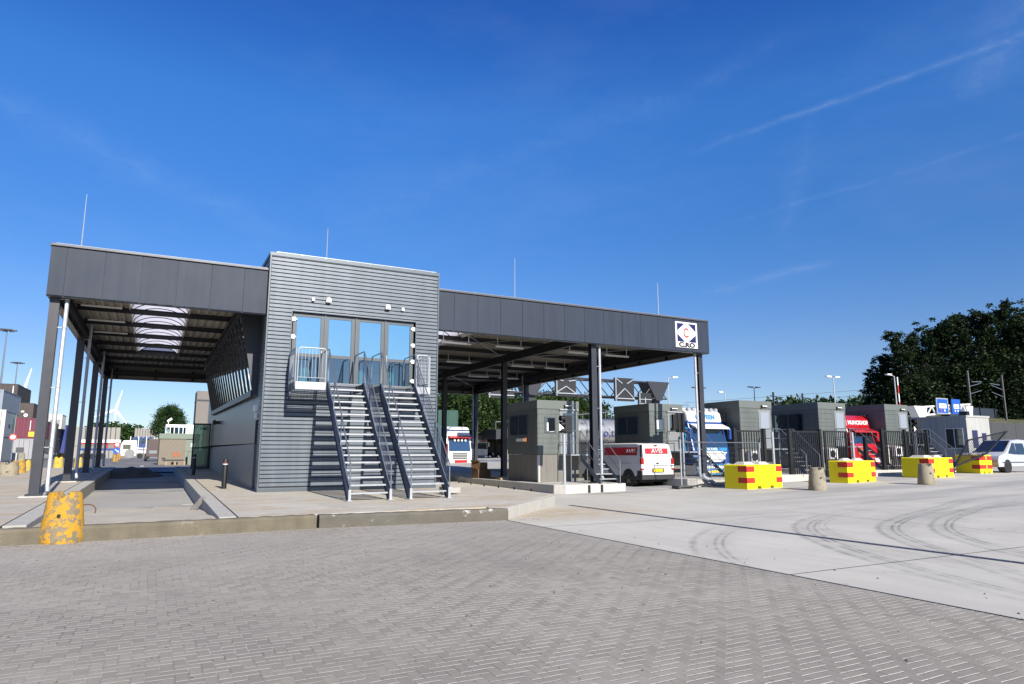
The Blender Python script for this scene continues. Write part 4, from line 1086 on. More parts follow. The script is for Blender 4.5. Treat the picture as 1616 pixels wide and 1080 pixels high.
    for x in (sx0, sx1):
        mb = MB(); mb.prism([(-1.0, ph), (-1.0, ph-.24), (-1.0-run*(ns-1)-.05, 0), (-1.0-run*ns, 0), (-1.0-run*ns, .1)], 0, x-.006, x+.006); mb.build('stringer', M_string, o)
        mb = MB(); mb.tube([(x, -1.0-run*ns+.03, .0), (x, -1.0-run*ns+.03, .95), (x, -1.0, ph+1.0), (x, -.95, ph+1.0), (x, -.95, ph)], .02, 8)
        mb.tube([(x, -1.0-run*ns+.03, .5), (x, -1.0, ph+.52)], .014, 6)
        mb.build('handrail', M_galv, o, smooth=True)
    mb = MB(); 
    for z in (ph+1.0, ph+.52):
        mb.tube([(lx0, -.04, z), (lx0, -.97, z), (sx0, -.97, z)], .018, 6); mb.tube([(lx1, -.04, z), (lx1, -.95, z)], .018, 6)
    mb.cyl((lx0, -.97, 0), (lx0, -.97, ph+1.0), .02, n=8); mb.cyl((lx1, -.04, 0), (lx1, -.04, ph+1.0), .02, n=8)
    mb.build('landing_rail', M_galv, o, smooth=True)
    if not front:
        mb = MB(); mb.box(.28, 1.0, -.34, -.03, ph-.72, ph-.12); ac = mb.build('air_conditioner', M_white, o, bevel=.02)
        mb = MB(); mb.cyl((.55, -.342, ph-.42), (.55, -.352, ph-.42), .21, n=20); mb.build('fan_grille', M_black, ac)
        mb = MB(); mb.box(.34, .38, -.3, -.03, 0, ph-.72); mb.box(.9, .94, -.3, -.03, 0, ph-.72); mb.build('bracket', M_galv, ac)
    return o, a.x, W, zb
booth(848, 912, 631.3, 25.75, 2.8, 'nearest grey green booth on a tall rough concrete base under the canopy', 1)
booth(1024, 1075.5, 636.8, 26.7, 2.9, 'grey green booth behind the white van, white blind in its front window', 2)
booth(1166, 1215.6, 631.8, 25.5, 3.0, 'grey green booth right of the blue lorry, behind the first black gate', 0)
booth(1290, 1332, 634.8, 26.0, 3.4, 'grey green booth left of the red lorry', 0)
booth(1395, 1430.5, 638, 26.7, 3.6, 'farthest grey green booth, right of the red lorry', 0)

mb = MB()
for px in (930, 950): a = PY(px, 770, 23.24); mb.box(a.x-.06, a.x+.06, 23.235, 23.249, gh(a.x, 23)+.02, gh(a.x, 23)+.33)
for k in range(7): mb.box(13.85, 13.867, 24.6+1.5*k, 24.72+1.5*k, .06, .17)
struct(mb, 'kerb_slots', M_black)
def traffic_light(px, pyb, pytop, poltop, dep_y, label, lens=True):
    a = PY(px, pyb, dep_y); zt = PY(px, poltop, dep_y).z; hz = PY(px, pytop, dep_y).z
    zb = gh(a.x, 24)+.36
    o = thing('traffic_light', (a.x, dep_y, zb), label, 'traffic light', 'traffic lights on grey poles beside the booths')
    mb = MB(); mb.cyl((0, 0, 0), (0, 0, zt-zb), .062, n=14); mb.lathe([(.14, 0), (.14, .03), (.07, .05)], n=14); mb.build('pole', M_galvl, o, smooth=True)
    h = hz-zt; mb = MB(); mb.box(-.02, .30, -.16, .10, zt-zb, hz-zb); hd = mb.build('housing', M_black, o, bevel=.03)
    for k in range(3):
        z = zt-zb+h*(k+.5)/3
        mb = MB(); 
        mb.cyl((-.02, -.03, z), (-.20, -.03, z), .11, .115, n=14, cap=False); mb.build('visor', M_black, hd)
        mb = MB(); mb.cyl((-.021, -.03, z), (-.03, -.03, z), .085, n=12); mb.build('lens', mat(('green_lens', 'amber_lens', 'red_lens')[k], ((.0, .12, .05), (.25, .12, .0), (.2, .01, .01))[k], .2, 0, .02), hd)
    mb = MB(); mb.prism([(-.30, zt-zb+.08), (-.30, zt-zb+.40), (-.06, zt-zb+.2)], 1, -.12, -.10); mb.build('white_shield', M_white, hd)
    return o
traffic_light(891, 763.5, 656, 684, 23.75, 'traffic light on a grey pole in front of the nearest booth')
traffic_light(1451, 745, 662, 684, 23.9, 'traffic light on a grey pole in front of the grey site cabin')
a = PY(1079, 700, 25.0)
o = thing('traffic_light', (a.x, 25.0, gh(22, 24)+.36), 'black traffic light head at the right end of the second booth front', 'traffic light', 'traffic lights on grey poles beside the booths')
mb = MB(); mb.cyl((-.06, 0, 0), (-.06, 0, 2.1), .06, n=12); mb.build('pole', M_galvl, o, smooth=True)
mb = MB(); mb.box(-.35, .04, -.1, .14, 2.1, 3.0); mb.box(-.62, -.35, -.06, .1, 2.2, 2.95); mb.build('housing', M_black, o, bevel=.03)
for k, (px, top, lab) in enumerate(((1222, 682, 'plain grey steel post beside the third booth steps'), (1349, 683, 'plain grey steel post in front of the red lorry'))):
    a = PY(px, 740, 23.8); mb = MB(); zt = PY(px, top, 23.8).z; zb = gh(a.x, 24)+.36
    mb.lathe([(.13, 0), (.13, .03), (.062, .05), (.062, zt-zb), (.01, zt-zb+.01)], n=14); simple('steel_post', mb, M_galvl, (a.x, 23.8, zb), lab, 'post')
# cardboard parcels and timber under the canopy
p = PY(772, 752, 27.6)
for dx, dy, dz, w_, h_, lab in ((0, 0, 0, .75, .42, 'lower brown cardboard box under the canopy beside the kerb'), (-.1, .03, .42, .6, .36, 'upper brown cardboard box of the pile under the canopy')):
    mb = MB(); mb.box(-w_/2, w_/2, -.28, .28, 0, h_); mb.prism([(-w_/2, h_), (-w_/2-.12, h_+.1), (-w_/2-.1, h_+.11), (-w_/2+.02, h_+.01)], 1, -.28, .28)
    simple('cardboard_box', mb, M_card, (14.72+dx, 31.3+dy, .36+dz), lab, 'cardboard box', 'cardboard boxes piled under the canopy', rz=R(8+dz*40))
mb = MB(); mb.box(-.9, .9, -.1, .1, 0, .08); simple('plank', mb, M_wood, (14.75, 29.6, .37), 'timber plank on the traffic island beside the nearest booth', 'plank', rz=R(80))

# ================================================================== vehicles
M_tyre = mat('tyre', (.022, .022, .023), .85, 0, .2, 12); M_rim = mat('rim_grey', (.32, .33, .34), .4, .6, .1, 8)
M_lampred = mat('tail_lamp_red', (.45, .01, .01), .2, 0, .05, coat=.5); M_lampclr = mat('head_lamp', (.7, .72, .74), .15, .1, .03, coat=.6)
M_wind = glassmat('windscreen', (.55, .72, .78), (.012, .02, .024), .30, .03)
def wheel(x, y, r_, wd, par, side=-1, name='wheel'):
    mb = MB(); xo = x+side*wd/2; xi = x-side*wd/2
    n = 26; prof = [(r_*.55, xi), (r_*.93, xi), (r_, xi+side*.03), (r_, xo-side*.03), (r_*.93, xo), (r_*.62, xo)]
    V = [(px_, y+rr*math.cos(2*PI*k/n), r_+rr*math.sin(2*PI*k/n)) for rr, px_ in prof for k in range(n)]
    mb.add(V, [(i*n+k, i*n+(k+1) % n, (i+1)*n+(k+1) % n, (i+1)*n+k) for i in range(len(prof)-1) for k in range(n)]+[tuple(range(n))])
    t = mb.build(name, M_tyre, par, smooth=True)
    mb = MB(); mb.cyl((xo-side*.02, y, r_), (xo-side*.06, y, r_), r_*.63, n=20); mb.cyl((xo+side*.0, y, r_), (xo-side*.03, y, r_), r_*.2, n=12)
    for k in range(5):
        a = 2*PI*k/5+.3; mb.bar((xo-side*.015, y+r_*.15*math.cos(a), r_+r_*.15*math.sin(a)), (xo-side*.015, y+r_*.58*math.cos(a), r_+r_*.58*math.sin(a)), r_*.22, .02, (1, 0, 0))
    mb.build('rim', M_rim, t)
    return t
def body_loft(mb, prof, hw, zbelt, ztop, inset):     # side profile (y,z) -> body with tumblehome
    def w_at(z): 
        t = clamp((z-zbelt)/(ztop-zbelt), 0, 1); return hw-inset*t*t
    n = len(prof); V = []; F_ = []
    lev = [-1, -.94, -.6, 0, .6, .94, 1]
    for l in lev:
        k = .965 if abs(l) == 1 else 1
        for y, z in prof:
            cz = .9; V.append((l*w_at(z), y if abs(l) < 1 else y*1+(.03 if y < .5 else -.03 if y > 4 else 0), z if abs(l) < 1 else cz+(z-cz)*k))
    for i in range(len(lev)-1):
        for k in range(n): F_.append((i*n+k, i*n+(k+1) % n, (i+1)*n+(k+1) % n, (i+1)*n+k))
    F_ += [tuple(range(n))[::-1], tuple(range((len(lev)-1)*n, len(lev)*n))]
    mb.add(V, F_)

van = thing('delivery_van', (PY(1036, 760, 24.7).x-.02, 24.55, gh(20, 24)+.0), 'white delivery van with a red stripe, seen from behind between two booths', 'van', rz=R(1.5))
W2 = .955
prof = [(.0, .42), (.0, .75), (.03, 1.25), (.10, 1.75), (.17, 1.92), (.45, 1.975), (2.9, 1.975), (3.25, 1.90), (3.95, 1.30), (4.75, 1.08), (4.95, .85), (4.97, .45), (4.6, .34), (.3, .34)]
mb = MB(); body_loft(mb, prof, W2, 1.0, 1.95, .10); vb = mb.build('body', M_white, van, smooth=True)
M_graymould = mat('dark_trim_plastic', (.035, .037, .04), .6, 0, .05)
mb = MB(); mb.box(-W2-.012, W2+.012, -.06, .34, .34, .56); mb.box(-W2-.012, -W2+.03, .34, 4.6, .33, .50); mb.box(W2-.03, W2+.012, .34, 4.6, .33, .50); mb.build('bumper', M_graymould, van, bevel=.02)
mb = MB(); mb.box(-W2-.006, -W2+.06, -.012, .30, .56, .74); mb.box(-W2+.02, -W2+.10, .0, .10, 1.20, 1.90); mb.build('corner_moulding', M_graymould, van)
for s in (-1, 1):
    for z0, z1, m_ in ((1.02, 1.30, M_lampred), (.84, 1.02, M_lampclr), (.76, .84, M_lampred)):
        mb = MB(); mb.box(min(s*(W2-.13), s*(W2+.004)), max(s*(W2-.13), s*(W2+.004)), -.022, .10, z0, z1); mb.build('tail_lamp', m_, van, bevel=.012)
mb = MB(); mb.box(-.78, .78, -.012, -.002, .60, .61); mb.box(.0, .006, -.0, .03, .60, 1.8); mb.box(-.80, -.795, -.006, .01, .6, 1.8); mb.box(.795, .80, -.006, .01, .6, 1.8); mb.build('door_gap', M_black, van)
mb = MB(); mb.box(-.34, .34, -.03, -.002, .66, .84); mb.build('plate_recess', M_graymould, van)
mb = MB(); mb.box(-.27, .27, -.04, -.031, .69, .81); pl = mb.build('number_plate', M_plate, van)
mb = MB(); mb.box(-.1, .1, -.035, -.0, 1.06, 1.09); mb.build('door_handle', M_graymould, van)
mb = MB(); mb.box(-.1, .1, .05, .12, 1.86, 1.90); mb.build('high_brake_lamp', M_lampred, van)
# red banners front to side and rear, lettering
M_avred = mat('banner_red', (.50, .02, .035), .4, 0, .04)
mb = MB(); V = []
for y in (.02, .5): pass
mb.add([(-.66, .045, 1.50), (.66, .045, 1.50), (.66, .075, 1.74), (-.66, .075, 1.74), (-.66, .025, 1.50), (.66, .025, 1.50), (.66, .058, 1.74), (-.66, .058, 1.74)], [(0, 1, 2, 3), (4, 7, 6, 5), (0, 4, 5, 1), (3, 2, 6, 7), (0, 3, 7, 4), (1, 5, 6, 2)])
mb.build('rear_banner', M_avred, van)
text('AVIS', 'lettering', M_white, van, .27, (0, .030, 1.61), (PI/2-.10, 0, 0), bold=.001, sx=1.25, extrude=.003)
mb = MB()
def sx(z): t = clamp((z-1.0)/.95, 0, 1); return -(W2-.10*t*t)
mb.add([(sx(1.42)-.004, .32, 1.42), (sx(1.42)-.004, 2.75, 1.42), (sx(1.78)-.004, 2.75, 1.78), (sx(1.78)-.004, .32, 1.78), (sx(1.6)-.004, .32, 1.6), (sx(1.6)-.004, 2.75, 1.6)], [(0, 1, 5, 4), (4, 5, 2, 3)])
mb.build('side_banner', M_avred, van)
text('AVIS', 'lettering', M_white, van, .30, (sx(1.6)-.008, .78, 1.59), (PI/2, 0, -PI/2), bold=.001, sx=1.2, extrude=.003)
mb = MB(); mb.tube([(sx(1.8)-.004, 2.95, 1.84), (sx(1.5)-.006, 2.95, 1.5), (-W2-.004, 2.88, 1.18), (-W2-.004, 2.7, 1.06), (-W2-.004, .7, 1.06)], .010, 6); mb.build('body_crease', mat('seam_grey', (.45, .45, .46), .5, 0, .02), van)
mb = MB(); mb.prism([(3.05, 1.28), (3.05, 1.80), (3.38, 1.76), (3.95, 1.30)], 0, -.90, .90); mb.build('cab_window', M_glassdk, van)
mb = MB(); mb.box(-W2-.16, -W2-.01, 3.72, 3.8, 1.18, 1.42); mb.build('mirror', M_graymould, van, bevel=.03)
for y in (.92, 4.02): mb = MB(); mb.cyl((-W2-.004, y, .38), (-W2+.2, y, .38), .44, n=28); mb.build('wheel_arch', M_black, van)
for y in (.92, 4.02):
    wheel(-W2+.10, y, .335, .22, van, -1); wheel(W2-.10, y, .335, .22, van, 1)
mb = MB(); mb.box(-.8, .8, .3, 4.6, .22, .36); mb.build('chassis', M_black, van)

def cab(o, body, roofc, lower, h=3.75, w_=1.24, grille=None, name_txt=None, txt_m=None, sun=None):
    zr = h-.75
    prof = [(0, .75), (0, 1.55), (.05, 1.72), (.36, zr-.12), (.5, zr), (2.25, zr), (2.25, .75)]
    mb = MB(); mb.prism(prof, 0, -w_, w_); c = mb.build('cab_body', body, o, bevel=.06)
    mb = MB(); mb.prism([(.34, zr-.08), (.44, zr+.42), (.8, h-.10), (1.7, h), (2.3, h), (2.3, zr-.08)], 0, -w_+.04, w_-.04); mb.build('roof_spoiler', roofc, o, bevel=.10)
    sl = (.36-.05)/(zr-.12-1.72)
    def fy(z): return .05+(z-1.72)*sl
    mb = MB(); a, b = 1.70, zr-.28
    mb.add([(-w_+.10, fy(a)-.012, a), (w_-.10, fy(a)-.012, a), (w_-.16, fy(b)-.012, b), (-w_+.16, fy(b)-.012, b), (-w_+.10, fy(a)+.06, a), (w_-.10, fy(a)+.06, a), (w_-.16, fy(b)+.06, b), (-w_+.16, fy(b)+.06, b)],
           [(0, 1, 2, 3), (4, 7, 6, 5), (0, 4, 5, 1), (3, 2, 6, 7), (0, 3, 7, 4), (1, 5, 6, 2)]); ws = mb.build('windscreen', M_wind, o)
    mb = MB()
    for x in (-.45, .45): mb.bar((x-.3, fy(a)-.03, a+.02), (x+.25, fy(a+.3)-.03, a+.12), .02)
    mb.build('wiper', M_black, ws)
    mb = MB(); mb.prism([(.55, 1.75), (.62, zr-.35), (1.35, zr-.35), (1.35, 1.68), (.55, 1.68)], 0, -w_-.008, w_+.008); mb.build('side_window', M_glassdk, o)
    mb = MB(); mb.prism([(.12, zr-.36), (-.16, zr-.42), (-.16, zr-.34), (.30, zr-.16)], 0, -w_+.08, w_-.08); mb.build('sun_visor', sun or M_graymould, o)
    g = grille or M_graymould
    for k in range(4):
        mb = MB(); mb.box(-w_*.62, w_*.62, -.025, -.003, .98+.15*k, 1.08+.15*k); mb.build('grille_bar', g, o)
    mb = MB(); mb.prism([(.05, .32), (-.10, .38), (-.12, .80), (.02, .92), (1.0, .92), (1.0, .32)], 0, -w_, w_); mb.build('bumper', lower, o, bevel=.04)
    for s in (-1, 1):
        mb = MB(); mb.box(min(s*.72, s*1.16), max(s*.72, s*1.16), -.135, -.05, .60, .82); mb.build('headlight', M_lampclr, o, bevel=.02)
        mb = MB(); x0, x1 = sorted((s*(w_+.04), s*(w_+.24))); mb.box(x0, x1, -.05, .10, zr-.95, zr-.38); mr = mb.build('mirror', body, o, bevel=.04)
        mb = MB(); mb.bar((s*(w_-.02), .2, zr-.36), (s*(w_+.14), .05, zr-.36), .04); mb.build('mirror_arm', M_black, mr)
        wheel(s*(w_-.16), 1.35, .50, .30, o, s)
        mb = MB(); x0, x1 = sorted((s*(w_-.2), s*(w_+.004))); mb.cyl((x0, 1.35, .52), (x1, 1.35, .52), .60, n=26); mb.build('wheel_arch', M_black, o)
    mb = MB(); mb.box(-.26, .26, -.135, -.121, .44, .55); mb.build('number_plate', M_plate, o)
    mb = MB(); mb.box(-.8, .8, .9, 6.0, .45, .85); mb.build('chassis', M_black, o)
    for s in (-1, 1): wheel(s*(w_-.18), 4.8, .50, .34, o, s)
    if name_txt: text(name_txt, 'lettering', txt_m or M_white, o, .34, (0, .37, zr+.19), (PI/2-.2, 0, 0), extrude=.012, bold=.012)
# blue lorry
M_blue = mat('lorry_blue', (.012, .07, .30), .3, 0, .05, coat=.5); M_lblue = mat('light_blue_paint', (.05, .30, .62), .35, 0, .04, coat=.4)
tx = (PY(1086, 713, 25.9).x+PY(1159, 713, 25.9).x)/2
bl = thing('blue_lorry', (tx, 25.9, gh(tx, 24)), 'blue and white striped lorry with roof lamps waiting between the second and third booth', 'lorry')
cab(bl, M_blue, M_white, M_white, 3.80, 1.20, M_white, 'UITVEEN', M_lblue, M_white)
for z0, z1, m_ in ((1.52, 1.70, M_lblue), (1.40, 1.47, M_white), (.92, .98, M_blue)):
    mb = MB(); mb.box(-1.0, 1.0, -.035, .01, z0, z1); mb.build('front_stripe', m_, bl)
mb = MB(); mb.box(-.9, .9, -.04, .005, 1.10, 1.38); mb.build('front_panel', M_white, bl, bevel=.01)
text('VOLVO', 'lettering', M_white, bl, .17, (0, -.045, 1.61), bold=.006, sx=1.2)
for z0, z1, m_ in ((.80, .88, M_lblue), (.56, .64, M_lblue), (.34, .42, M_lblue)):
    mb = MB(); mb.box(-1.19, 1.19, -.137, -.05, z0, z1); mb.build('bumper_stripe', m_, bl)
for k in range(6):
    x = -.95+.38*k; mb = MB(); mb.cyl((x, .62+.05*(k % 2), 3.62), (x, .48+.05*(k % 2), 3.62), .10, n=14); mb.bar((x, .65, 3.4), (x, .65, 3.62), .03); mb.build('roof_lamp', M_galvl, bl)
for k in range(5):
    mb = MB(); mb.bar((-1.215, 1.35+.16*k, 2.75), (-1.215, 1.28+.16*k, 3.15), .10, .02, (1, 0, 0)); mb.build('side_decoration', M_blue, bl)
mb = MB(); mb.tube([(-1.215, .55, 1.5), (-1.22, .65, 1.9), (-1.22, .5, 2.3), (-1.22, .8, 2.6), (-1.22, .6, 2.72), (-1.22, .35, 2.6)], .06, 6); mb.build('swirl_decoration', M_lblue, bl)
mb = MB(); mb.box(-1.15, 1.15, 2.9, 3.4, .9, 3.0); mb.build('cab_rear_frame', M_black, bl, bevel=.03)
# red lorry
M_rlor = mat('lorry_red', (.50, .012, .02), .3, 0, .05, coat=.5)
tx = PY(1366, 713, 27.2).x
rl = thing('red_lorry', (tx, 27.2, gh(tx, 24)), 'red lorry with an orange board on its front, between the last two booths', 'lorry')
cab(rl, M_rlor, M_rlor, M_rlor, 3.55, 1.18, M_rlor, 'MUNCKHOF', M_white, M_rlor)
mb = MB(); mb.box(-.75, -.25, -.05, -.03, 1.05, 1.42); mb.build('orange_board', M_orange, rl)
mb = MB(); mb.box(-1.15, 1.15, 2.9, 7, 1.0, 2.4); mb.build('load_box', M_black, rl, bevel=.03)
# white lorries behind the canopy
wy = 60.0
tx = PY(726, 713, wy).x; zg = gh(tx, wy)
wl = thing('white_lorry', (tx, wy, PY(726, 741, wy).z), 'white lorry with red trim and red bumper panel, left of the pair behind the canopy', 'lorry', 'white lorries parked behind the canopy')
cab(wl, M_white, M_white, M_white, 4.1, 1.22, None, None, None, M_rlor)
mb = MB(); mb.prism([(-.55, .50), (.65, .50), (.72, .88), (-.62, .88)], 1, -.14, -.12); mb.build('bumper_panel', M_rlor, wl)
mb = MB(); mb.box(-1.27, -1.22, .02, .5, 1.5, 2.75); mb.build('corner_deflector', M_rlor, wl)
for k in range(4): mb = MB(); mb.cyl((-.55+.37*k, .12, 2.72), (-.55+.37*k, .0, 2.72), .10, n=12); mb.build('roof_lamp', M_lampclr, wl)
wy2 = 80.0
tx = PY(756, 713, wy2).x
w2_ = thing('white_lorry', (tx, wy2, PY(752, 730, wy2).z), 'white lorry with a red roof corner, half hidden right of the other white lorry', 'lorry', 'white lorries parked behind the canopy')
cab(w2_, M_white, M_white, mat('lorry_grey', (.18, .18, .19), .5, 0, .05), 3.7, 1.25, M_galv, None, None, M_white)
mb = MB(); mb.prism([(.2, 3.2), (1.15, 3.2), (1.15, 2.6), (.95, 2.7)], 1, .0, .35); mb.build('red_corner', M_rlor, w2_)
# dark trailer
a, b = PY(750, 713, 84), PY(818, 713, 84)
tr_ = thing('box_trailer', (b.x, 85.2, gh(b.x, 84)), 'long black box trailer with a pale roof edge beside the white lorries', 'trailer', rz=PI/2)
mb = MB(); mb.box(-1.25, 1.25, 0, 6.8, .6, 4.6); mb.build('box', mat('trailer_black', (.018, .018, .022), .5, 0, .1), tr_, bevel=.02)
mb = MB(); mb.box(-1.27, 1.27, -.02, 6.52, 4.6, 4.78); mb.build('roof_rail', M_white, tr_)
mb = MB(); mb.box(-.9, .9, .3, 6.2, .8, 1.0); mb.build('chassis', M_black, tr_)
for y in (1.2, 2.5, 3.8):
    for s in (-1, 1): wheel(s*1.05, y, .5, .32, tr_, s)
# tanker trailer seen between the first two booths
ty = 41.0; a, b = PY(905, 700, ty), PY(1003, 700, ty)
tk = thing('tanker_trailer', ((a.x+b.x)/2, ty, gh(a.x, ty)), 'dirty silver tank trailer with blue letters on its side, seen between the first two booths', 'tanker')
zc_ = PY(940, 683, ty).z-gh(a.x, ty); rr = .95
mb = MB(); mb.cyl((-4.2, 0, zc_), (4.2, 0, zc_), rr, n=32); mb.cyl((-4.35, 0, zc_), (-4.2, 0, zc_), rr*.8, rr, n=32); mb.cyl((4.2, 0, zc_), (4.35, 0, zc_), rr, rr*.8, n=32)
mb.build('tank', mat('tank_silver', (.42, .43, .44), .38, .55, .15, 1.5, dirt=(.15, .13, .11), dscale=1.2, dth=.52), tk, smooth=True)
for k in range(6): mb = MB(); mb.cyl((-3.6+1.44*k, 0, zc_), (-3.52+1.44*k, 0, zc_), rr+.015, n=32); mb.build('tank_band', M_galv, tk)
text('oto.to', 'lettering', mat('letter_blue', (.02, .03, .16), .4, 0, .02), tk, .8, (-.5, -rr-.0, zc_-.05), sx=1.1, extrude=.03)
mb = MB(); mb.box(-4.2, 4.2, -.9, .9, .75, zc_-rr+.12); mb.build('chassis', M_black, tk)
for x in (-3.2, -2.0, -.8, 3.0): mb = MB(); mb.cyl((x, -1.15, .5), (x, -.8, .5), .5, n=22); mb.build('wheel', M_tyre, tk)
# silver car at the right edge
ca = thing('silver_car', (43.7, 21.9, gh(43, 22)), 'silver estate car standing side on at the right edge of the yard', 'car', rz=PI/2)
# local: front towards +y (rotated to face -X)
M_silver = mat('silver_paint', (.50, .51, .53), .3, .35, .03, 2, coat=.5)
prof = [(-2.25, .35), (-2.28, .95), (-2.1, 1.05), (-2.0, 1.60), (-1.75, 1.80), (-.2, 1.86), (.45, 1.80), (1.35, 1.16), (2.2, .92), (2.32, .7), (2.3, .32)]
mb = MB(); n = len(prof); V = []; Fc = []
lev = [-1, -.95, 0, .95, 1]
for l in lev:
    for y, z in prof: V.append((l*(.90-.14*clamp((z-1)/.7, 0, 1)), y, z if abs(l) < 1 else .8+(z-.8)*.96))
for i in range(4):
    for k in range(n): Fc.append((i*n+k, i*n+(k+1) % n, (i+1)*n+(k+1) % n, (i+1)*n+k))
Fc += [tuple(range(n))[::-1], tuple(range(4*n, 5*n))]
mb.add(V, Fc); mb.build('body', M_silver, ca, smooth=True)
mb = MB()
for y0_, y1_ in ((-1.75, -.75), (-.68, .25)):
    for s in (-1, 1): mb.add([(s*.905, y0_, 1.02), (s*.905, y1_, 1.02), (s*.80, y1_-.02, 1.64), (s*.80, y0_+.1, 1.64)], [(0, 1, 2, 3)])
for s in (-1, 1): mb.add([(s*.905, .32, 1.02), (s*.905, 1.18, 1.08), (s*.80, .52, 1.66), (s*.80, .32, 1.66)], [(0, 1, 2, 3)])
mb.add([(-.76, 1.36, 1.18), (.76, 1.36, 1.18), (.70, .50, 1.80), (-.70, .50, 1.80)], [(0, 1, 2, 3)]); mb.build('windows', M_glassdk, ca)
for s in (-1, 1):
    for y in (-1.42, 1.38):
        mb = MB(); mb.cyl((s*.60, y, .36), (s*.905, y, .36), .38, n=24); mb.build('wheel_arch', M_black, ca)
        wheel(s*.80, y, .32, .2, ca, s)
mb = MB(); mb.box(-.912, -.902, -1.8, 1.9, .55, .60); mb.box(.902, .912, -1.8, 1.9, .55, .60); mb.build('side_strip', M_graymould, ca)
mb = MB(); mb.box(.90, 1.06, .95, 1.1, 1.05, 1.2); mb.build('mirror', M_graymould, ca, bevel=.02)

# ================================================================== barrier blocks, gates, fences
def block(pc, pr, pl, label):
    c, r_, l_ = GG(*pc), GG(*pr), GG(*pl)
    W = min((r_-c).length, 3.0); D = clamp((l_-c).length, .9, 1.4)
    ang = math.atan2(r_.y-c.y, r_.x-c.x)
    o = thing('barrier_block', (c.x, c.y, gh(c.x, c.y)+.005), label, 'barrier block', 'yellow barrier blocks with red reflective squares', rz=ang)
    o['w'] = 0; del o['w']
    H = 1.0
    mb = MB()
    for a, b in ((0, .26*W), (.40*W, .66*W), (.80*W, W)): mb.box(a, b, .0, D, 0, .16)
    b = None
    mb2 = MB(); nz = .16
    prof = [(0, 0), (.27*W, 0), (.30*W, .13), (.38*W, .13), (.41*W, 0), (.63*W, 0), (.66*W, .13), (.74*W, .13), (.77*W, 0), (W, 0), (W, H-.03), (W-.03, H), (.03, H), (0, H-.03)]
    mb2.prism(prof, 1, 0, D); mb2.build('body', M_yellow, o, bevel=.012)
    t = .005
    for z0, z1 in ((.25, .47), (.71, .94)):
        mb = MB(); mb.box(-t, .48, -t, -.001, z0, z1); mb.box(-t, -.001, -.001, .46, z0, z1); mb.build('red_patch', M_red, o)
        mb = MB(); mb.box(W-.38, W+t, -t, -.001, z0, z1); mb.box(W+.001, W+t, -.001, .42, z0, z1); mb.build('red_patch', M_red, o)
    for x in (.26*W, .68*W):
        mb = MB(); h = .12
        mb.add([(x-.36, .30, H), (x+.36, .30, H), (x+.36, D-.3, H), (x-.36, D-.3, H), (x-.2, .42, H+h), (x+.2, .42, H+h), (x+.2, D-.42, H+h), (x-.2, D-.42, H+h)],
               [(0, 1, 5, 4), (1, 2, 6, 5), (2, 3, 7, 6), (3, 0, 4, 7), (4, 5, 6, 7)])
        mb.build('concrete_knob', M_concw, o)
    return o
block((1180, 773), (1235, 769), (1153, 770.5), 'first yellow barrier block from the left, in front of the mesh fence')
block((1339, 763), (1383, 759.5), (1308, 762), 'second yellow barrier block from the left, next to a bare stump')
block((1468, 755), (1506, 752.5), (1438, 752.8), 'third yellow barrier block, half hidden behind a bare stump')
block((1548, 747.8), (1567, 747), (1505, 746), 'fourth yellow barrier block with a tilted black gate leaf resting on it')

def gate_leaf(x0, x1, y, zt, nb, label, zb=None, y1=None, posts=(1, 1)):
    zb = gh((x0+x1)/2, y)+.08 if zb is None else zb
    y1 = y if y1 is None else y1
    o = thing('gate_leaf', (x0, y, gh(x0, y)), label, 'gate', 'black bar gates across the lanes')
    L_ = math.hypot(x1-x0, y1-y); o.rotation_euler[2] = math.atan2(y1-y, x1-x0)
    z0 = zb-gh(x0, y); z1 = zt-gh(x0, y)
    mb = MB(); mb.box(0, L_, -.03, .03, z0, z0+.07); mb.box(0, L_, -.03, .03, z1-.07, z1); mb.box(0, .06, -.03, .03, z0+.07, z1-.07); mb.box(L_-.06, L_, -.03, .03, z0+.07, z1-.07)
    mb.build('frame', M_black, o)
    for k in range(1, nb):
        x = L_*k/nb; mb = MB(); mb.box(x-.018, x+.018, -.018, .018, z0+.07, z1-.07); mb.build('bar', M_black, o)
    for s, x in zip(posts, (-.12, L_+.12)):
        if s: mb = MB(); mb.box(x-.08, x+.08, -.08, .08, 0, z1+.08); mb.box(x-.09, x+.09, -.09, .09, z1+.08, z1+.10); mb.build('post', M_black, o, bevel=.006)
    return o
GY = 23.35
def gx(px): return PY(px, 720, GY).x
for a, b, zt, nb, lab, ps in ((1163, 1204, 679, 10, 'first black bar gate from the left, right of the blue lorry', (1, 1)), (1250, 1293, 680, 13, 'tall black bar gate in front of the fourth booth', (1, 1)), (1302, 1338, 680, 12, 'black bar gate left of the red lorry', (0, 0)),
                          (1396, 1428, 680, 11, 'black bar gate in front of the farthest booth', (1, 1)), (1434, 1463, 681, 11, 'rightmost upright black bar gate, next to the traffic light', (0, 1))):
    x0, x1 = gx(a), gx(b); z = PY(a, zt, GY).z
    gate_leaf(x0, x1, GY, z, nb, lab, posts=ps)
for k, (px, zt) in enumerate(((1166, 690), (1375, 690))):
    x = gx(px)+.3; zz = PY(px, zt, GY+.4).z
    mb = MB(); mb.box(-.09, .09, -.09, .09, 0, zz-gh(x, GY)); simple('gate_post', mb, M_black, (x, GY+.5, gh(x, GY)), ('thick black gate post in front of the blue lorry', 'thick black gate post at the right side of the red lorry')[k], 'gate post', 'thick black gate posts', bevel=.006)
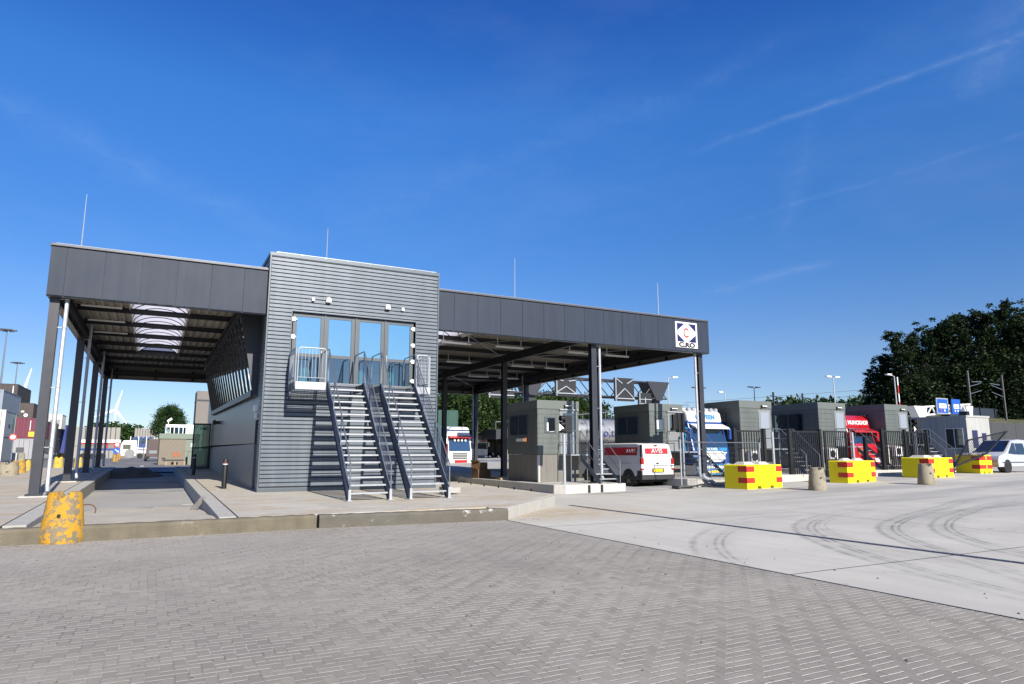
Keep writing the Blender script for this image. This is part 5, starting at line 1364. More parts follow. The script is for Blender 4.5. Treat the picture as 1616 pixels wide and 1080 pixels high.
# gate leaf tipped over on the last block
q0, q1, q2, q3 = PY(1506, 737, 21.0), PY(1557, 716, 21.0), PY(1589, 681, 21.6), PY(1528, 695, 21.6)
tg = thing('tilted_gate_leaf', q0.copy(), 'black bar gate leaf tipped over and lying tilted on the fourth yellow block', 'gate')
mb = MB()
for a, b in ((q0, q1), (q1, q2), (q2, q3), (q3, q0)): mb.bar(a, b, .07, .07)
mb.build('frame', M_black, tg, world=True)
for k in range(1, 17):
    t = k/17; mb = MB(); mb.bar(q0+(q1-q0)*t, q3+(q2-q3)*t, .017); mb.build('bar', M_black, tg, world=True)
# mesh fence
fy = 22.9; x0, x1 = PY(1074, 720, fy).x, PY(1199, 720, fy).x; zt = PY(1080, 698, fy).z; zb = gh(x0, fy)+.12
mf = thing('mesh_fence', (x0, fy, gh(x0, fy)), 'silver wire mesh site fence panel in front of the blue lorry', 'fence')
for x in (x0, x1):
    mb = MB(); mb.cyl((x, fy, zb-.1), (x, fy, zt+(.12 if x == x0 else 0)), .028, n=10); mb.build('post', M_galvl, mf, world=True)
mb = MB(); mb.cyl((x0, fy, zt), (x1, fy, zt), .02, n=8); mb.cyl((x0, fy, zb), (x1, fy, zb), .018, n=8); mb.build('rail', M_galv, mf, world=True)
mb = MB(); k = 0
while x0+.085*k < x1: mb.cyl((x0+.085*k, fy, zb), (x0+.085*k, fy, zt), .0035, n=4, cap=False); k += 1
for k in range(1, 8): z = zb+(zt-zb)*k/8; mb.cyl((x0, fy, z), (x1, fy, z), .004, n=4, cap=False)
mb.build('wire_mesh', M_string, mf, world=True)
mb = MB(); mb.box(x0-.35, x0+.4, fy-.25, fy+.25, zb-.14, zb+.02); mb.build('foot_block', mat('dark_rubber_foot', (.09, .09, .09), .8, 0, .1), mf, world=True, bevel=.02)
# elbows of a drain pipe and lumps of rubble near the right column
p = PY(1108, 757, 23.3)
mb = MB(); mb.tube([(0, 0, .5), (0, -.02, .36), (.10, -.1, .28), (.35, -.2, .12), (.45, -.25, .03)], .09, 10)
simple('pipe_elbow', mb, M_galvl, (p.x+.0, 23.2, gh(p.x, 23)+.08), 'loose grey drain pipe bend lying at the foot of the right canopy column', 'pipe')
rnd = random.Random(5); mb = MB()
for k in range(22):
    x = p.x+rnd.uniform(-.3, 2.6); y = 23.0+rnd.uniform(-.2, .35); s = rnd.uniform(.06, .2); z = gh(x, y)
    a = rnd.uniform(0, 6)
    pts = [(x+s*math.cos(a+t)*rnd.uniform(.7, 1.2), y+s*math.sin(a+t), z) for t in (0, 1.5, 3, 4.6)]
    mb.add(pts+[(q_[0]*.6+x*.4, q_[1]*.6+y*.4, z+s*rnd.uniform(.6, 1.2)) for q_ in pts], [(0, 1, 5, 4), (1, 2, 6, 5), (2, 3, 7, 6), (3, 0, 4, 7), (4, 5, 6, 7)])
tag(mb.build('rubble', M_conc), kind='stuff')
mb = MB(); x, z = p.x-.8, gh(p.x, 23)
mb.tube([(x-1.2, 22.7, z+.03), (x-.5, 22.6, z+.05), (x, 22.5, z+.16), (x+.35, 22.35, z+.10), (x+.5, 22.2, z+.03)], .03, 6)
simple('hose', mb, M_rubber, (0, 0, 0), 'dark hose curling on the ground under the mesh fence', 'hose')

# ================================================================== grey site cabin with the blue signs behind it
cy = 24.6
a, b = PY(1524, 658, cy), PY(1560, 659, cy); W = b.x-a.x; zb = gh(a.x, cy); H = a.z-zb; Dp = 3.6
cb = thing('site_cabin', (a.x, cy, zb), 'light grey flat roofed site cabin with wide windows at the right', 'cabin')
M_cab = mat('cabin_grey', (.46, .46, .44), .55, 0, .05)
mb = MB(); mb.box(0, W, 0, Dp, .25, H); mb.build('wall', M_cab, cb, bevel=.02)
mb = MB(); mb.box(-.04, W+.04, -.04, Dp+.04, H-.02, H+.10); mb.build('roof', M_cab, cb)
mb = MB(); mb.box(.2, W-.2, .2, Dp-.2, 0, .25); mb.build('footing', M_boothconc, cb)
for y0_, y1_ in ((.25, 1.35), (2.3, 3.3)):
    mb = MB(); 
    zs = (H*.42, H*.78)
    for c, d in ((y0_, y0_+.05), ((y0_+y1_)/2-.025, (y0_+y1_)/2+.025), (y1_-.05, y1_)): mb.box(-.03, -.001, c, d, zs[0], zs[1])
    mb.box(-.03, -.001, y0_, y1_, zs[1], zs[1]+.05); mb.box(-.03, -.001, y0_, y1_, zs[0]-.05, zs[0]); wd = mb.build('window', M_white, cb)
    mb = MB(); mb.box(-.02, -.005, y0_+.05, y1_-.05, zs[0], zs[1]); mb.build('pane', M_glassdk, wd)
for x0_, x1_ in ((W*.20, W*.42), (W*.62, W*.80)):
    mb = MB(); mb.box(x0_, x1_, -.03, -.001, H*.42 if x0_ < W*.5 else H*.30, H*.75 if x0_ < W*.5 else H*.70); mb.build('front_window', mat('blue_dark_glass', (.02, .025, .10), .15, 0, .05), cb)
mb = MB(); mb.box(.5*W, .62*W, .6, 1.1, H+.10, H+.42); mb.build('roof_unit', M_black, cb)
mb = MB(); mb.lathe([(.12, 0), (.12, .2), (.2, .24), (.2, .34), (.02, .4)], (.75*W, 1.0, H+.10), 12); mb.build('roof_vent', M_white, cb)

def pole_frame(o, mb): pass
sy = 40.0
sg = thing('blue_sign_gantry', (PY(1490, 660, sy).x, sy+.3, gh(60, 40)), 'white lattice gantry with two blue direction signs above the grey site cabin', 'sign gantry')
mb = MB()
A, B = PY(1462, 642, sy), PY(1535, 638, sy); A2, B2 = PY(1462, 655, sy), PY(1535, 650, sy)
for p_, q_ in ((A, B), (A2, B2)): mb.bar(p_+Vector((0, .3, 0)), q_+Vector((0, .3, 0)), .16); mb.bar(p_+Vector((0, .9, 0)), q_+Vector((0, .9, 0)), .16)
n = 12
for k in range(n):
    t0, t1 = k/n, (k+1)/n; P0 = A+(B-A)*t0; P1 = A2+(B2-A2)*t1
    if k % 2: P0, P1 = A+(B-A)*t1, A2+(B2-A2)*t0
    mb.bar(P0+Vector((0, .3, 0)), P1+Vector((0, .3, 0)), .10); mb.bar(P0+Vector((0, .3, 0)), P0+Vector((0, .9, 0)), .08)
mb.build('lattice', M_white, sg, world=True)
for px in (1458, 1534):
    mb = MB(); t = PY(px, 641, sy); d = .9 if px == 1458 else .55
    mb.prism([(t.x-d*1.4, t.z), (t.x+d*1.0, t.z), (t.x+d*.35, t.z-1.5), (t.x-d*.35, t.z-1.5)], 1, sy+.2, sy+1.0); mb.prism([(t.x-.3, t.z-1.5), (t.x+.3, t.z-1.5), (t.x+.3, gh(60, 40)), (t.x-.3, gh(60, 40))], 1, sy+.3, sy+.9)
    mb.build('leg', M_white, sg, world=True)
M_sblue = mat('sign_blue', (.01, .10, .48), .45, 0, .03)
for (x0_, x1_, z0_, z1_, lines) in ((1477, 1498, 654, 628, ('', '')), (1501, 1517, 654, 630, ('Vrachtwagens', ''))):
    a_, b_ = PY(x0_, z1_, sy), PY(x1_, z0_, sy)
    mb = MB(); mb.box(a_.x, b_.x, sy, sy+.08, b_.z, a_.z); bd = mb.build('sign_board', M_galvl if x0_ == 1477 else M_sblue, sg, world=True)
    w_, h_ = b_.x-a_.x, a_.z-b_.z
    mb = MB(); mb.box(a_.x+.10, b_.x-.10, sy-.006, sy-.001, b_.z+.10, a_.z-.10); mb.build('blue_face', M_sblue, bd, world=True)
    mb = MB(); mb.box(a_.x+w_*.20, b_.x-w_*.18, sy-.012, sy-.007, b_.z+h_*.36, b_.z+h_*.66); mb.build('white_field', M_white, bd, world=True)
    for j in range(2): mb = MB(); mb.box(a_.x+w_*.28, b_.x-w_*(.3+.1*j), sy-.016, sy-.013, b_.z+h_*(.42+.11*j), b_.z+h_*(.46+.11*j)); mb.build('text_line', M_black, bd, world=True)
    mb = MB(); mb.cyl((a_.x+w_*.35, sy-.007, b_.z+h_*.22), (a_.x+w_*.35, sy-.014, b_.z+h_*.22), h_*.07, n=14); mb.build('round_symbol', M_red if x0_ == 1477 else M_white, bd, world=True)
    mb = MB(); mb.cyl((a_.x+w_*.65, sy-.007, b_.z+h_*.22), (a_.x+w_*.65, sy-.014, b_.z+h_*.22), h_*.07, n=14); mb.build('round_symbol', M_white, bd, world=True)

# ================================================================== dark gantry behind the canopy with the backs of signs
gy = 55.0
M_gan = mat('gantry_steel', (.045, .048, .058), .5, .3, .1); M_back = mat('sign_back', (.018, .019, .024), .5, .1, .1)
gn = thing('sign_gantry', (38, gy, gh(38, 55)), 'long dark lattice gantry with the backs of lane signs behind the canopy', 'sign gantry')
zt_, zb_, gx0, gx1 = 8.75, 7.10, 22.0, 47.2
mb = MB()
for y in (gy, gy+1.4):
    for z in (zt_, zb_): mb.cyl((gx0, y, z), (gx1, y, z), .085, n=8)
    n = 16
    for k in range(n):
        xa, xb = gx0+(gx1-gx0)*k/n, gx0+(gx1-gx0)*(k+1)/n
        mb.cyl((xa, y, zt_ if k % 2 else zb_), (xb, y, zb_ if k % 2 else zt_), .05, n=6)
for k in range(17): x = gx0+(gx1-gx0)*k/16; mb.cyl((x, gy, zt_), (x, gy+1.4, zt_), .04, n=6); mb.cyl((x, gy, zb_), (x, gy+1.4, zb_), .04, n=6)
mb.build('lattice', M_gan, gn, world=True)
for xc, bh in ((46.1, 1), (31.1, 1)):
    mb = MB(); mb.prism([(xc-1.5, zt_+.1), (xc+1.4, zt_+.1), (xc+.35, zb_-.2), (xc-.35, zb_-.2)], 1, gy-.15, gy+1.5); mb.prism([(xc-.35, zb_-.2), (xc+.35, zb_-.2), (xc+.5, gh(xc, gy)), (xc-.5, gh(xc, gy))], 1, gy+.2, gy+1.2)
    mb.build('leg', M_gan, gn, world=True)
for (xa, xb, ya, yb, lab) in ((876, 909, 626, 597, 1), (969, 1001, 634, 596, 1), (1007, 1028, 642, 620, 0), (770, 811, 629, 614, 0)):
    a_, b_ = PY(xa, yb, gy-.6), PY(xb, ya, gy-.6)
    mb = MB(); mb.box(a_.x, b_.x, gy-.62, gy-.5, b_.z, a_.z); bd = mb.build('sign_back', M_back, gn, world=True)
    mb = MB(); y = gy-.68
    mb.bar((a_.x, y, b_.z+.25), (b_.x, y, b_.z+.25), .09); mb.bar((a_.x+.12, y, b_.z), (a_.x+.12, y, a_.z), .09)
    if lab:
        m_ = ((a_.x+b_.x)/2, y, (a_.z+b_.z)/2)
        mb.bar((a_.x+.1, y, b_.z+.3), (m_[0], y, m_[2]+.1), .08); mb.bar((b_.x-.1, y, b_.z+.3), (m_[0], y, m_[2]+.1), .08); mb.bar((a_.x+.2, y, a_.z-.1), (m_[0]-.3, y, m_[2]+.6), .08); mb.bar((b_.x-.1, y, a_.z-.1), (m_[0]+.3, y, m_[2]+.6), .08)
    else: mb.bar((a_.x, y, b_.z+.7), (b_.x, y, b_.z+.7), .07); mb.bar(((a_.x+b_.x)/2, y, b_.z), ((a_.x+b_.x)/2, y, b_.z+.9), .09)
    mb.build('brace', M_galvl, bd, world=True)

# ================================================================== lamps, masts, barrier arm
def street_lamp(px, ytop, dep, arms, label, dark=False, group='slender lamp posts beyond the booths'):
    t = PD(px, ytop, dep); g = gh(t.x, t.y)
    o = thing('street_lamp', (t.x, t.y, g), label, 'street lamp', group)
    H = t.z-g; m_ = M_gan if dark else M_galvl
    mb = MB(); mb.cyl((0, 0, 0), (0, 0, H), .10, .055, n=8); mb.build('pole', m_, o, smooth=True)
    for s, l in arms:
        mb = MB(); mb.tube([(0, 0, H-.1), (s*l*.3, 0, H+.02), (s*l, 0, H+.10)], .045, 6)
        mb.build('arm', m_, o); mb = MB(); mb.prism([(s*l, H+.04), (s*(l+.75), H+.10), (s*(l+.75), H+.2), (s*l, H+.22)], 1, -.16, .16); mb.build('lamp_head', M_gan if dark else M_whitel, o)
    return o
street_lamp(1054, 597, 76, [(1, .6)], 'lamp post with one arm left of the right canopy column')
street_lamp(1104, 614, 88, [(-1, .5), (1, .3)], 'dark lamp post right behind the right canopy column', True)
street_lamp(1190, 613, 88, [(-1, .3), (1, .3)], 'dark two headed lamp post above the third booth', True)
street_lamp(1144, 621, 96, [(-1, .5)], 'small lamp post with one arm left of the third booth roof')
street_lamp(1315, 597, 76, [(-1, .5), (1, .2)], 'white two armed lamp post above the fourth booth')
street_lamp(1411, 594, 74, [(-1, .6)], 'white lamp post with one arm beside the raised barrier')
a = PY(1416, 638, 30.0); tb = PY(1415, 596, 30.0)
o = thing('raised_barrier', (a.x, 30.0, gh(a.x, 30)), 'raised red and white barrier arm standing upright behind the farthest booth', 'barrier arm')
H = tb.z-gh(a.x, 30); mb = MB(); mb.box(-.16, .16, -.16, .16, 0, 1.05); mb.build('cabinet', M_orange, o, bevel=.02)
for k in range(9):
    z0_ = 1.0+(H-1.0)*k/9; mb = MB(); mb.box(-.05, .05, -.19, -.165, z0_, z0_+(H-1.0)/9); mb.build('stripe', M_red if k % 2 else M_white, o)
def flood_mast(px, ytop, dep, label):
    t = PD(px, ytop, dep); g = gh(t.x, t.y)
    o = thing('floodlight_mast', (t.x, t.y, g), label, 'light mast', 'tall floodlight masts over the container yard'); H = t.z-g
    mb = MB(); mb.cyl((0, 0, 0), (0, 0, H), .32, .14, n=10); mb.build('mast', M_galv, o, smooth=True)
    mb = MB(); mb.lathe([(.9, H-.3), (.9, H-.05), (.3, H+.1)], n=14); mb.build('ring', M_gan, o)
    for k in range(6):
        a_ = PI*k/3; x, y = 1.5*math.cos(a_), 1.5*math.sin(a_); mb = MB(); mb.box(x-.45, x+.45, y-.35, y+.35, H-.38, H-.08); mb.bar((0, 0, H-.2), (x, y, H-.2), .08); mb.build('floodlight', M_gan, o)
    return o
flood_mast(11.5, 520, 165, 'nearer and taller of the two floodlight masts above the containers')
flood_mast(28, 572, 225, 'farther floodlight mast above the dark brown containers')
def catenary(px, ytop, dep, label, arm=1):
    t = PD(px, ytop, dep); g = 2.0; o = thing('catenary_mast', (t.x, t.y, g), label, 'railway mast', 'railway overhead line masts before the trees'); H = t.z-g
    mb = MB(); mb.bar((0, 0, 0), (0, 0, H), .22); mb.build('mast', mat('mast_grey', (.12, .115, .10), .8, 0, .2), o)
    for z in (H-1.6, H-2.6): mb = MB(); mb.bar((0, 0, z-.6), (arm*3.0, 0, z), .07); mb.build('bracket', M_galv, o)
    mb = MB(); mb.bar((arm*.8, 0, H-1.5), (arm*3.2, 0, H-1.4), .09); mb.build('top_tube', M_galv, o)
    return o
catenary(1526, 585, 92, 'left railway mast in front of the dark poplars'); catenary(1580, 592, 98, 'right railway mast in front of the dark poplars', -1)
for px, ytop, dep, lab in ((1220, 619, 150, 'small dark line mast above the fourth booth, left one'), (1266, 621, 160, 'small dark line mast above the fourth booth, right one')):
    t = PD(px, ytop, dep); mb = MB(); mb.bar((0, 0, 0), (0, 0, t.z), .3); mb.bar((-1, 0, t.z-.8), (2.2, 0, t.z-1.2), .15); mb.bar((0, 0, t.z-3), (2.2, 0, t.z-2.4), .12)
    simple('line_mast', mb, M_gan, (t.x, t.y, 0), lab, 'railway mast', 'small distant line masts')
mb = MB()
for y1_, y2_ in ((632, 621), (640, 630), (648, 640)):
    P0, P1 = PD(1080, y1_+4, 130), PD(1400, y2_-8, 130); mb.cyl(P0, P1, .022, n=4)
tag(mb.build('overhead_wires', M_gan), 'thin overhead railway wires crossing the sky left of the poplars', 'wires')

# ================================================================== shipping containers
CONT = {}
def contmat(rgb, rust=(.20, .09, .04)): 
    k = 'container_'+'_'.join('%02d' % int(c*99) for c in rgb)
    return mat(k, rgb, .5, .1, .10, 1.2, dirt=rust, dscale=.8, dth=.68)
def container(x1, y0, z0, Ln, rgb, label, group='shipping containers stacked at the left', endrgb=None):
    W_, H_ = 2.44, 2.6; m_ = contmat(rgb); me_ = contmat(endrgb) if endrgb else m_
    o = thing('shipping_container', (x1-W_/2, y0, z0), label, 'container', group); hw = W_/2
    mb = MB(); y = .12; pts = []          # corrugated right and left walls
    while y < Ln-.3:
        pts += [(0, y), (0, y+.10), (.045, y+.15), (.045, y+.25)]; y += .30
    pts.append((0, Ln-.1))
    for s in (-1, 1):
        V = [(s*(hw-.01-d), yy, z) for z in (.14, H_-.10) for d, yy in pts]; k = len(pts)
        mb.add(V, [(i, i+1, i+1+k, i+k) for i in range(k-1)])
    mb.box(-hw+.06, hw-.06, .06, Ln-.06, .12, H_-.04); mb.build('body', m_, o)
    mb = MB()
    for x in (-hw, hw-.14):
        for yy in (0, Ln-.14): mb.box(x, x+.14, yy, yy+.14, 0, H_)
    for x in (-hw, hw-.08):
        for z in (0, H_-.11): mb.box(x, x+.08, .14, Ln-.14, z, z+.11)
    for yy in (0, Ln-.08):
        for z in (0, H_-.13): mb.box(-hw+.14, hw-.14, yy, yy+.08, z, z+.13)
    mb.build('frame', me_, o)
    for s in (-1, 1):
        mb = MB(); x0_, x1_ = (-hw+.15, -.012) if s < 0 else (.012, hw-.15); mb.box(x0_, x1_, .02, .055, .14, H_-.14); d = mb.build('door', me_, o)
        mb = MB()
        for x in (x0_+.22, x1_-.22): mb.cyl((x, 0, .1), (x, 0, H_-.1), .022, n=6)
        mb.build('lock_rod', M_galv, d)
    return o
def cbox(px, py, dep, Ln, rgb, label, down=0, endrgb=None):
    t = PD(px, py, dep); return container(t.x, t.y, t.z-2.6-2.6*down, Ln, rgb, label, endrgb=endrgb), t
GRY = (.34, .37, .40); WHT = (.62, .60, .55); MAR = (.16, .015, .04); BRN = (.05, .035, .028); NAV = (.018, .03, .12); BLU = (.015, .035, .22); BLK = (.02, .02, .022)
A_, tA = cbox(10.3, 646.8, 69, 6.06, GRY, 'light grey container with a green diamond and a rusty cream end, second layer', 0, WHT)
mb = MB(); x = 1.222
mb.prism([(4.35, .35), (4.75, 1.35), (4.35, 2.35), (3.95, 1.35)], 0, x, x+.012); mb.build('green_diamond', mat('diamond_green', (.05, .38, .14), .5, 0, .05), A_)
mb = MB(); mb.box(x, x+.012, 1.9, 3.0, 1.05, 1.2); mb.build('lettering_block', M_navy, A_)
C_, _ = cbox(10.3, 646.8, 69, 6.06, (.30, .33, .36), 'grey container at the bottom left carrying the one with the diamond', 1, WHT)
B_, tB = cbox(60.5, 660.5, 88, 12.19, MAR, 'maroon container with a yellow sticker, second layer')
mb = MB(); mb.box(.35, .95, -.05, -.032, .25, .85); mb.build('yellow_sticker', M_plate, B_); mb = MB(); mb.box(.42, .50, -.05, -.032, 1.0, 2.3); mb.build('letter_column', M_white, B_)
D_, _ = cbox(56.5, 660.5, 87, 6.06, (.36, .36, .37), 'grey container with dark markings under the maroon one', 1)
mb = MB(); mb.box(-.5, .35, -.05, -.032, .9, 1.5); mb.build('dark_marking', mat('marking', (.08, .08, .085), .6, 0, .1), D_)
E_, tE = cbox(29, 606.3, 99, 12.19, BRN, 'top container of the stack, dark brown with white letters')
for z, r_ in ((.95, .22), (.55, .12)): mb = MB(); mb.cyl((.25, -.01, z), (.25, -.05, z), r_, n=12); mb.build('white_dot', M_white, E_)
mb = MB(); mb.box(.62, .74, -.05, -.032, 1.2, 2.3); mb.build('letter_column', M_white, E_)
F_, _ = cbox(29, 606.3, 99, 12.19, NAV, 'dark navy container with white capitals under the top one', 1)
text('LGTS', 'lettering', M_white, F_, .95, (-.15, -.06, 1.9), sx=1.1, bold=.02)
G_, tG = cbox(54, 636.5, 100, 12.19, (.065, .045, .035), 'brown container with a white disc, third layer next to the navy one')
mb = MB(); mb.cyl((.35, -.01, .8), (.35, -.05, .8), .26, n=12); mb.build('white_dot', M_white, G_); mb = MB(); mb.box(-.25, .12, -.05, -.032, 1.2, 1.45); mb.build('white_mark', M_white, G_)
cbox(6.5, 615, 82, 12.19, (.26, .31, .36), 'blue grey container cut by the left picture edge')
H1, tH = cbox(99, 654.2, 122, 6.06, WHT, 'white container with black letters at the right end of the stacks')
text('RE', 'lettering', M_black, H1, 1.3, (.15, -.06, 1.0), sx=1.1)
cbox(91, 669, 120, 12.19, BLK, 'black container, upper one of a pair seen between the front columns'); cbox(91, 669, 120, 12.19, (.024, .024, .03), 'black container, lower one of a pair seen between the front columns', 1)
cbox(105.5, 671, 127, 6.06, BLU, 'blue container, upper one beside the black pair'); cbox(105.5, 671, 127, 6.06, (.018, .04, .20), 'blue container, lower one beside the black pair', 1)
for tt, n_, lab in ((tE, (2, 3), 'unmarked'), (tG, (1, 2), 'plain')):
    for k in n_:
        container(tt.x, tt.y, tt.z-2.6-2.6*k, 12.19, (.10, .06, .045), 'plain brown container low in the rear stacks', 'plain brown containers at the bottom of the rear stacks')
t = PD(723, 648, 78)
g_ = container(t.x, t.y, t.z-2.6, 12.19, (.02, .09, .06), 'dark green container behind the white lorries', 'dark green container behind the lorries')
container(t.x, t.y, t.z-5.2, 12.19, (.02, .07, .09), 'lower teal container carrying the dark green one', 'dark green container behind the lorries')

# ================================================================== left background: signs, lorries, buildings
def disc_sign(px, py, rpx, dep, zfoot, kind, label):
    t = PD(px, py, dep); r_ = rpx*dep/F
    o = thing('traffic_sign', (t.x, t.y, gh(t.x, t.y)), label, 'traffic sign', None)
    h = t.z-gh(t.x, t.y); mb = MB(); mb.cyl((0, .04, 0), (0, .04, h), .04, n=8); mb.build('post', M_galv, o)
    mb = MB(); mb.cyl((0, 0, h), (0, -.03, h), r_, n=24); d = mb.build('disc', M_red if kind == 'no' else M_sblue, o)
    if kind == 'no': mb = MB(); mb.cyl((0, -.031, h), (0, -.04, h), r_*.68, n=24); mb.build('white_field', M_white, d)
    else:
        mb = MB(); c_ = .707
        mb.bar((-r_*.5, -.04, h+r_*.42), (r_*.42, -.04, h-r_*.35), r_*.22, .01, (0, 1, 0)); mb.prism([(r_*.62, h-r_*.52), (r_*.02, h-r_*.42), (r_*.52, h+r_*.15)], 1, -.046, -.032); mb.build('white_arrow', M_white, d)
disc_sign(20.5, 690, 5.2, 58, 0, 'no', 'round white sign with a red rim in front of the grey container')
disc_sign(185, 702, 3.9, 74, 0, 'no', 'round white sign with a red rim above the blue arrow')
disc_sign(184.3, 711.5, 5.2, 66, 0, 'arrow', 'round blue sign with a white arrow pointing down right')
# pebble dashed hut
dep = 64
a, b = PD(249, 736, dep), PD(291, 736, dep)
hx0, hy = a.x, a.y; hx1 = PY(312, 736, hy).x; xm = PY(290.5, 736, hy).x; zt = PY(270, 684.5, hy).z; zb = gh(hx0, hy)
hut = thing('pebble_hut', ((hx0+hx1)/2, hy, zb), 'low pebble dashed hut with a grey green door and roof band', 'hut')
M_peb = mat('pebble_dash', (.25, .215, .165), .95, 0, .5, 9, .6)
M_gg = mat('faded_green_paint', (.20, .24, .19), .6, 0, .08)
mb = MB(); mb.box(hx0, xm, hy, hy+5, zb, zt-.5); mb.build('wall', M_peb, hut, world=True)
mb = MB(); mb.box(xm+.0, hx1, hy+.05, hy+5, zb, zt-.5); dr = mb.build('door', M_gg, hut, world=True)
mb = MB(); mb.box(xm+.45, xm+.85, hy+.03, hy+.048, zb+1.7, zb+2.05); mb.build('notice', M_white, dr, world=True)
mb = MB(); mb.box(hx0-.08, hx1+.05, hy-.08, hy+5.1, zt-.5, zt); mb.build('roof_band', M_gg, hut, world=True)
mb = MB(); mb.box(hx0-.05, hx0-.0, hy-.02, hy+5, zb, zt-.5); mb.build('side_board', M_black, hut, world=True)
o = thing('pallet', (xm-.9, hy-2.6, gh(1, 60)), 'timber pallet loaded with planks in front of the hut', 'pallet')
mb = MB()
for k in range(4): mb.box(-.8, .9, -.4+.22*k, -.26+.22*k, .32, .36); mb.box(-.8, .9, -.4+.22*k, -.26+.22*k, 0, .04)
for k in range(3): mb.box(-.8+.75*k, -.66+.75*k, -.4, .4, .04, .32)
mb.build('deck_boards', M_wood, o)
mb = MB(); mb.box(-1.0, .7, -.4, .4, .36, .52); mb.box(-1.1, -.8, -.3, .3, .52, .7); mb.build('load', M_graymould, o)
for k in range(2):
    mb = MB(); mb.box(-.10, .10, -.1, .1, 0, .42); simple('orange_post_base', mb, M_orange, (xm-.95+.36*k, hy-1.4, gh(1, 60)+.9 if False else gh(1, 60)+.75), ('left', 'right')[k]+' one of two short orange boards against the pebble wall', 'orange board', bevel=.02)
mb = MB(); mb.box(-.75, .75, -.3, .3, 0, 1.25); mb.box(-.8, .8, -.35, .35, 1.25, 1.32); simple('utility_cabinet', mb, M_gg, (xm+.95, hy-1.2, gh(1, 60)), 'grey green utility cabinet in front of the hut door', 'cabinet', bevel=.01)
dep = 80
a, b = PD(262, 670, dep), PD(322, 671, dep)
wo = thing('white_office', ((a.x+b.x)/2, a.y, gh(a.x, a.y)), 'white flat roofed office with a band of blue windows behind the hut', 'building')
zt = a.z; zb = gh(a.x, a.y)
mb = MB(); mb.box(a.x, b.x, a.y, a.y+8, zb, zt); mb.build('wall', mat('office_white', (.72, .72, .71), .6, 0, .04), wo, world=True)
for k, (f0, f1, m_) in enumerate(((0.0, .14, M_glass), (.15, .27, M_glassdk), (.28, .42, M_glass), (.43, .56, M_glass), (.57, .66, M_glassdk))):
    mb = MB(); x = a.x; w_ = (PY(296, 675, a.y).x-a.x)*1.4; mb.box(x+w_*f0+.05, x+w_*f1, a.y-.05, a.y-.002, zt-1.05, zt-.32); mb.build('window', m_, wo, world=True)
mb = MB(); x = PY(266, 668, a.y).x; mb.cyl((x, a.y+1, zt), (x, a.y+1, zt+.6), .04, n=6); mb.cyl((x-.1, a.y+1, zt+.4), (x+.35, a.y+.9, zt+.75), .14, n=8); mb.build('roof_siren', M_whitel, wo, world=True)
t = PD(311.5, 617, 170); x1_ = PD(330, 617, 170).x
mb = MB(); mb.box(t.x, x1_+1, t.y, t.y+9, 0, t.z); tw = thing('concrete_tower', (t.x+2, t.y, 0), 'tall plain brownish grey concrete tower behind the side wall', 'tower')
mb.build('shaft', mat('tower_concrete', (.22, .20, .18), .9, 0, .1, .5), tw, world=True)
mb = MB(); zz = PD(311, 632, 170).z; mb.box(t.x-.08, x1_+1.08, t.y-.08, t.y+9, zz-.2, zz+.2); mb.build('joint_band', M_gan, tw, world=True)
# concrete panel walls in the distance
def panel_wall(xa, xb, yt, yb, dep, label, n):
    a, b = PD(xa, yt, dep), PD(xb, yt, dep); o = thing('panel_wall', ((a.x+b.x)/2, a.y, 0), label, 'wall', 'distant concrete panel walls')
    zt = a.z; mb = MB(); w_ = (b.x-a.x)/n
    for k in range(n): mb.box(a.x+w_*k+.05, a.x+w_*(k+1)-w_*.12, a.y, a.y+.8, 0, zt)
    mb.build('panels', mat('far_panel_concrete', (.33, .315, .28), .9, 0, .12, .3), o, world=True)
    mb = MB(); mb.box(a.x, b.x, a.y+.3, a.y+.7, 0, zt-.3); mb.build('core', M_gan, o, world=True)
panel_wall(120, 190, 674, 697, 150, 'nearer concrete panel wall above the red and blue lorry', 9); panel_wall(213, 247, 676, 690, 190, 'farther pale concrete panel wall behind the blue lorries', 8)
# long tour-bus like lorry with red and blue bands
dep = 112
a, b = PD(123, 716, dep), PD(188, 716, dep); yy = a.y; L_ = PY(190, 700, yy).x-a.x
lt = thing('flatbed_lorry', (a.x+L_/2, yy, gh(a.x, yy)), 'long lorry with white, red and blue bands crossing the distant yard', 'lorry')
zs = [PY(150, v, yy).z-gh(a.x, yy) for v in (716, 708, 699, 694)]
M_lgrey = mat('load_grey', (.22, .22, .21), .7, 0, .15, 1)
for z0_, z1_, m_, nm in ((zs[0]+.5, zs[1], M_blue, 'blue_band'), (zs[1], zs[2], M_lgrey, 'load'), (zs[2], zs[3], M_white, 'white_band')):
    mb = MB(); mb.box(-L_/2, L_/2, 0, 2.4, z0_, z1_); mb.build(nm, m_, lt)
for k in range(4): mb = MB(); mb.box(-L_/2+L_*(.25+.2*k), -L_/2+L_*(.30+.2*k), -.03, -.002, zs[1], zs[2]); mb.build('red_post', M_rlor, lt)
mb = MB(); mb.box(-L_/2, L_/2, -.03, -.004, zs[2]-.22, zs[2]); mb.build('red_band', M_rlor, lt)
for k in range(3): mb = MB(); mb.cyl((-L_*.38+1.4*k, -.05, .5), (-L_*.38+1.4*k, .3, .5), .5, n=16); mb.build('wheel', M_tyre, lt)
mb = MB(); mb.cyl((L_*.42, -.05, .5), (L_*.42, .3, .5), .5, n=16); mb.build('wheel', M_tyre, lt)
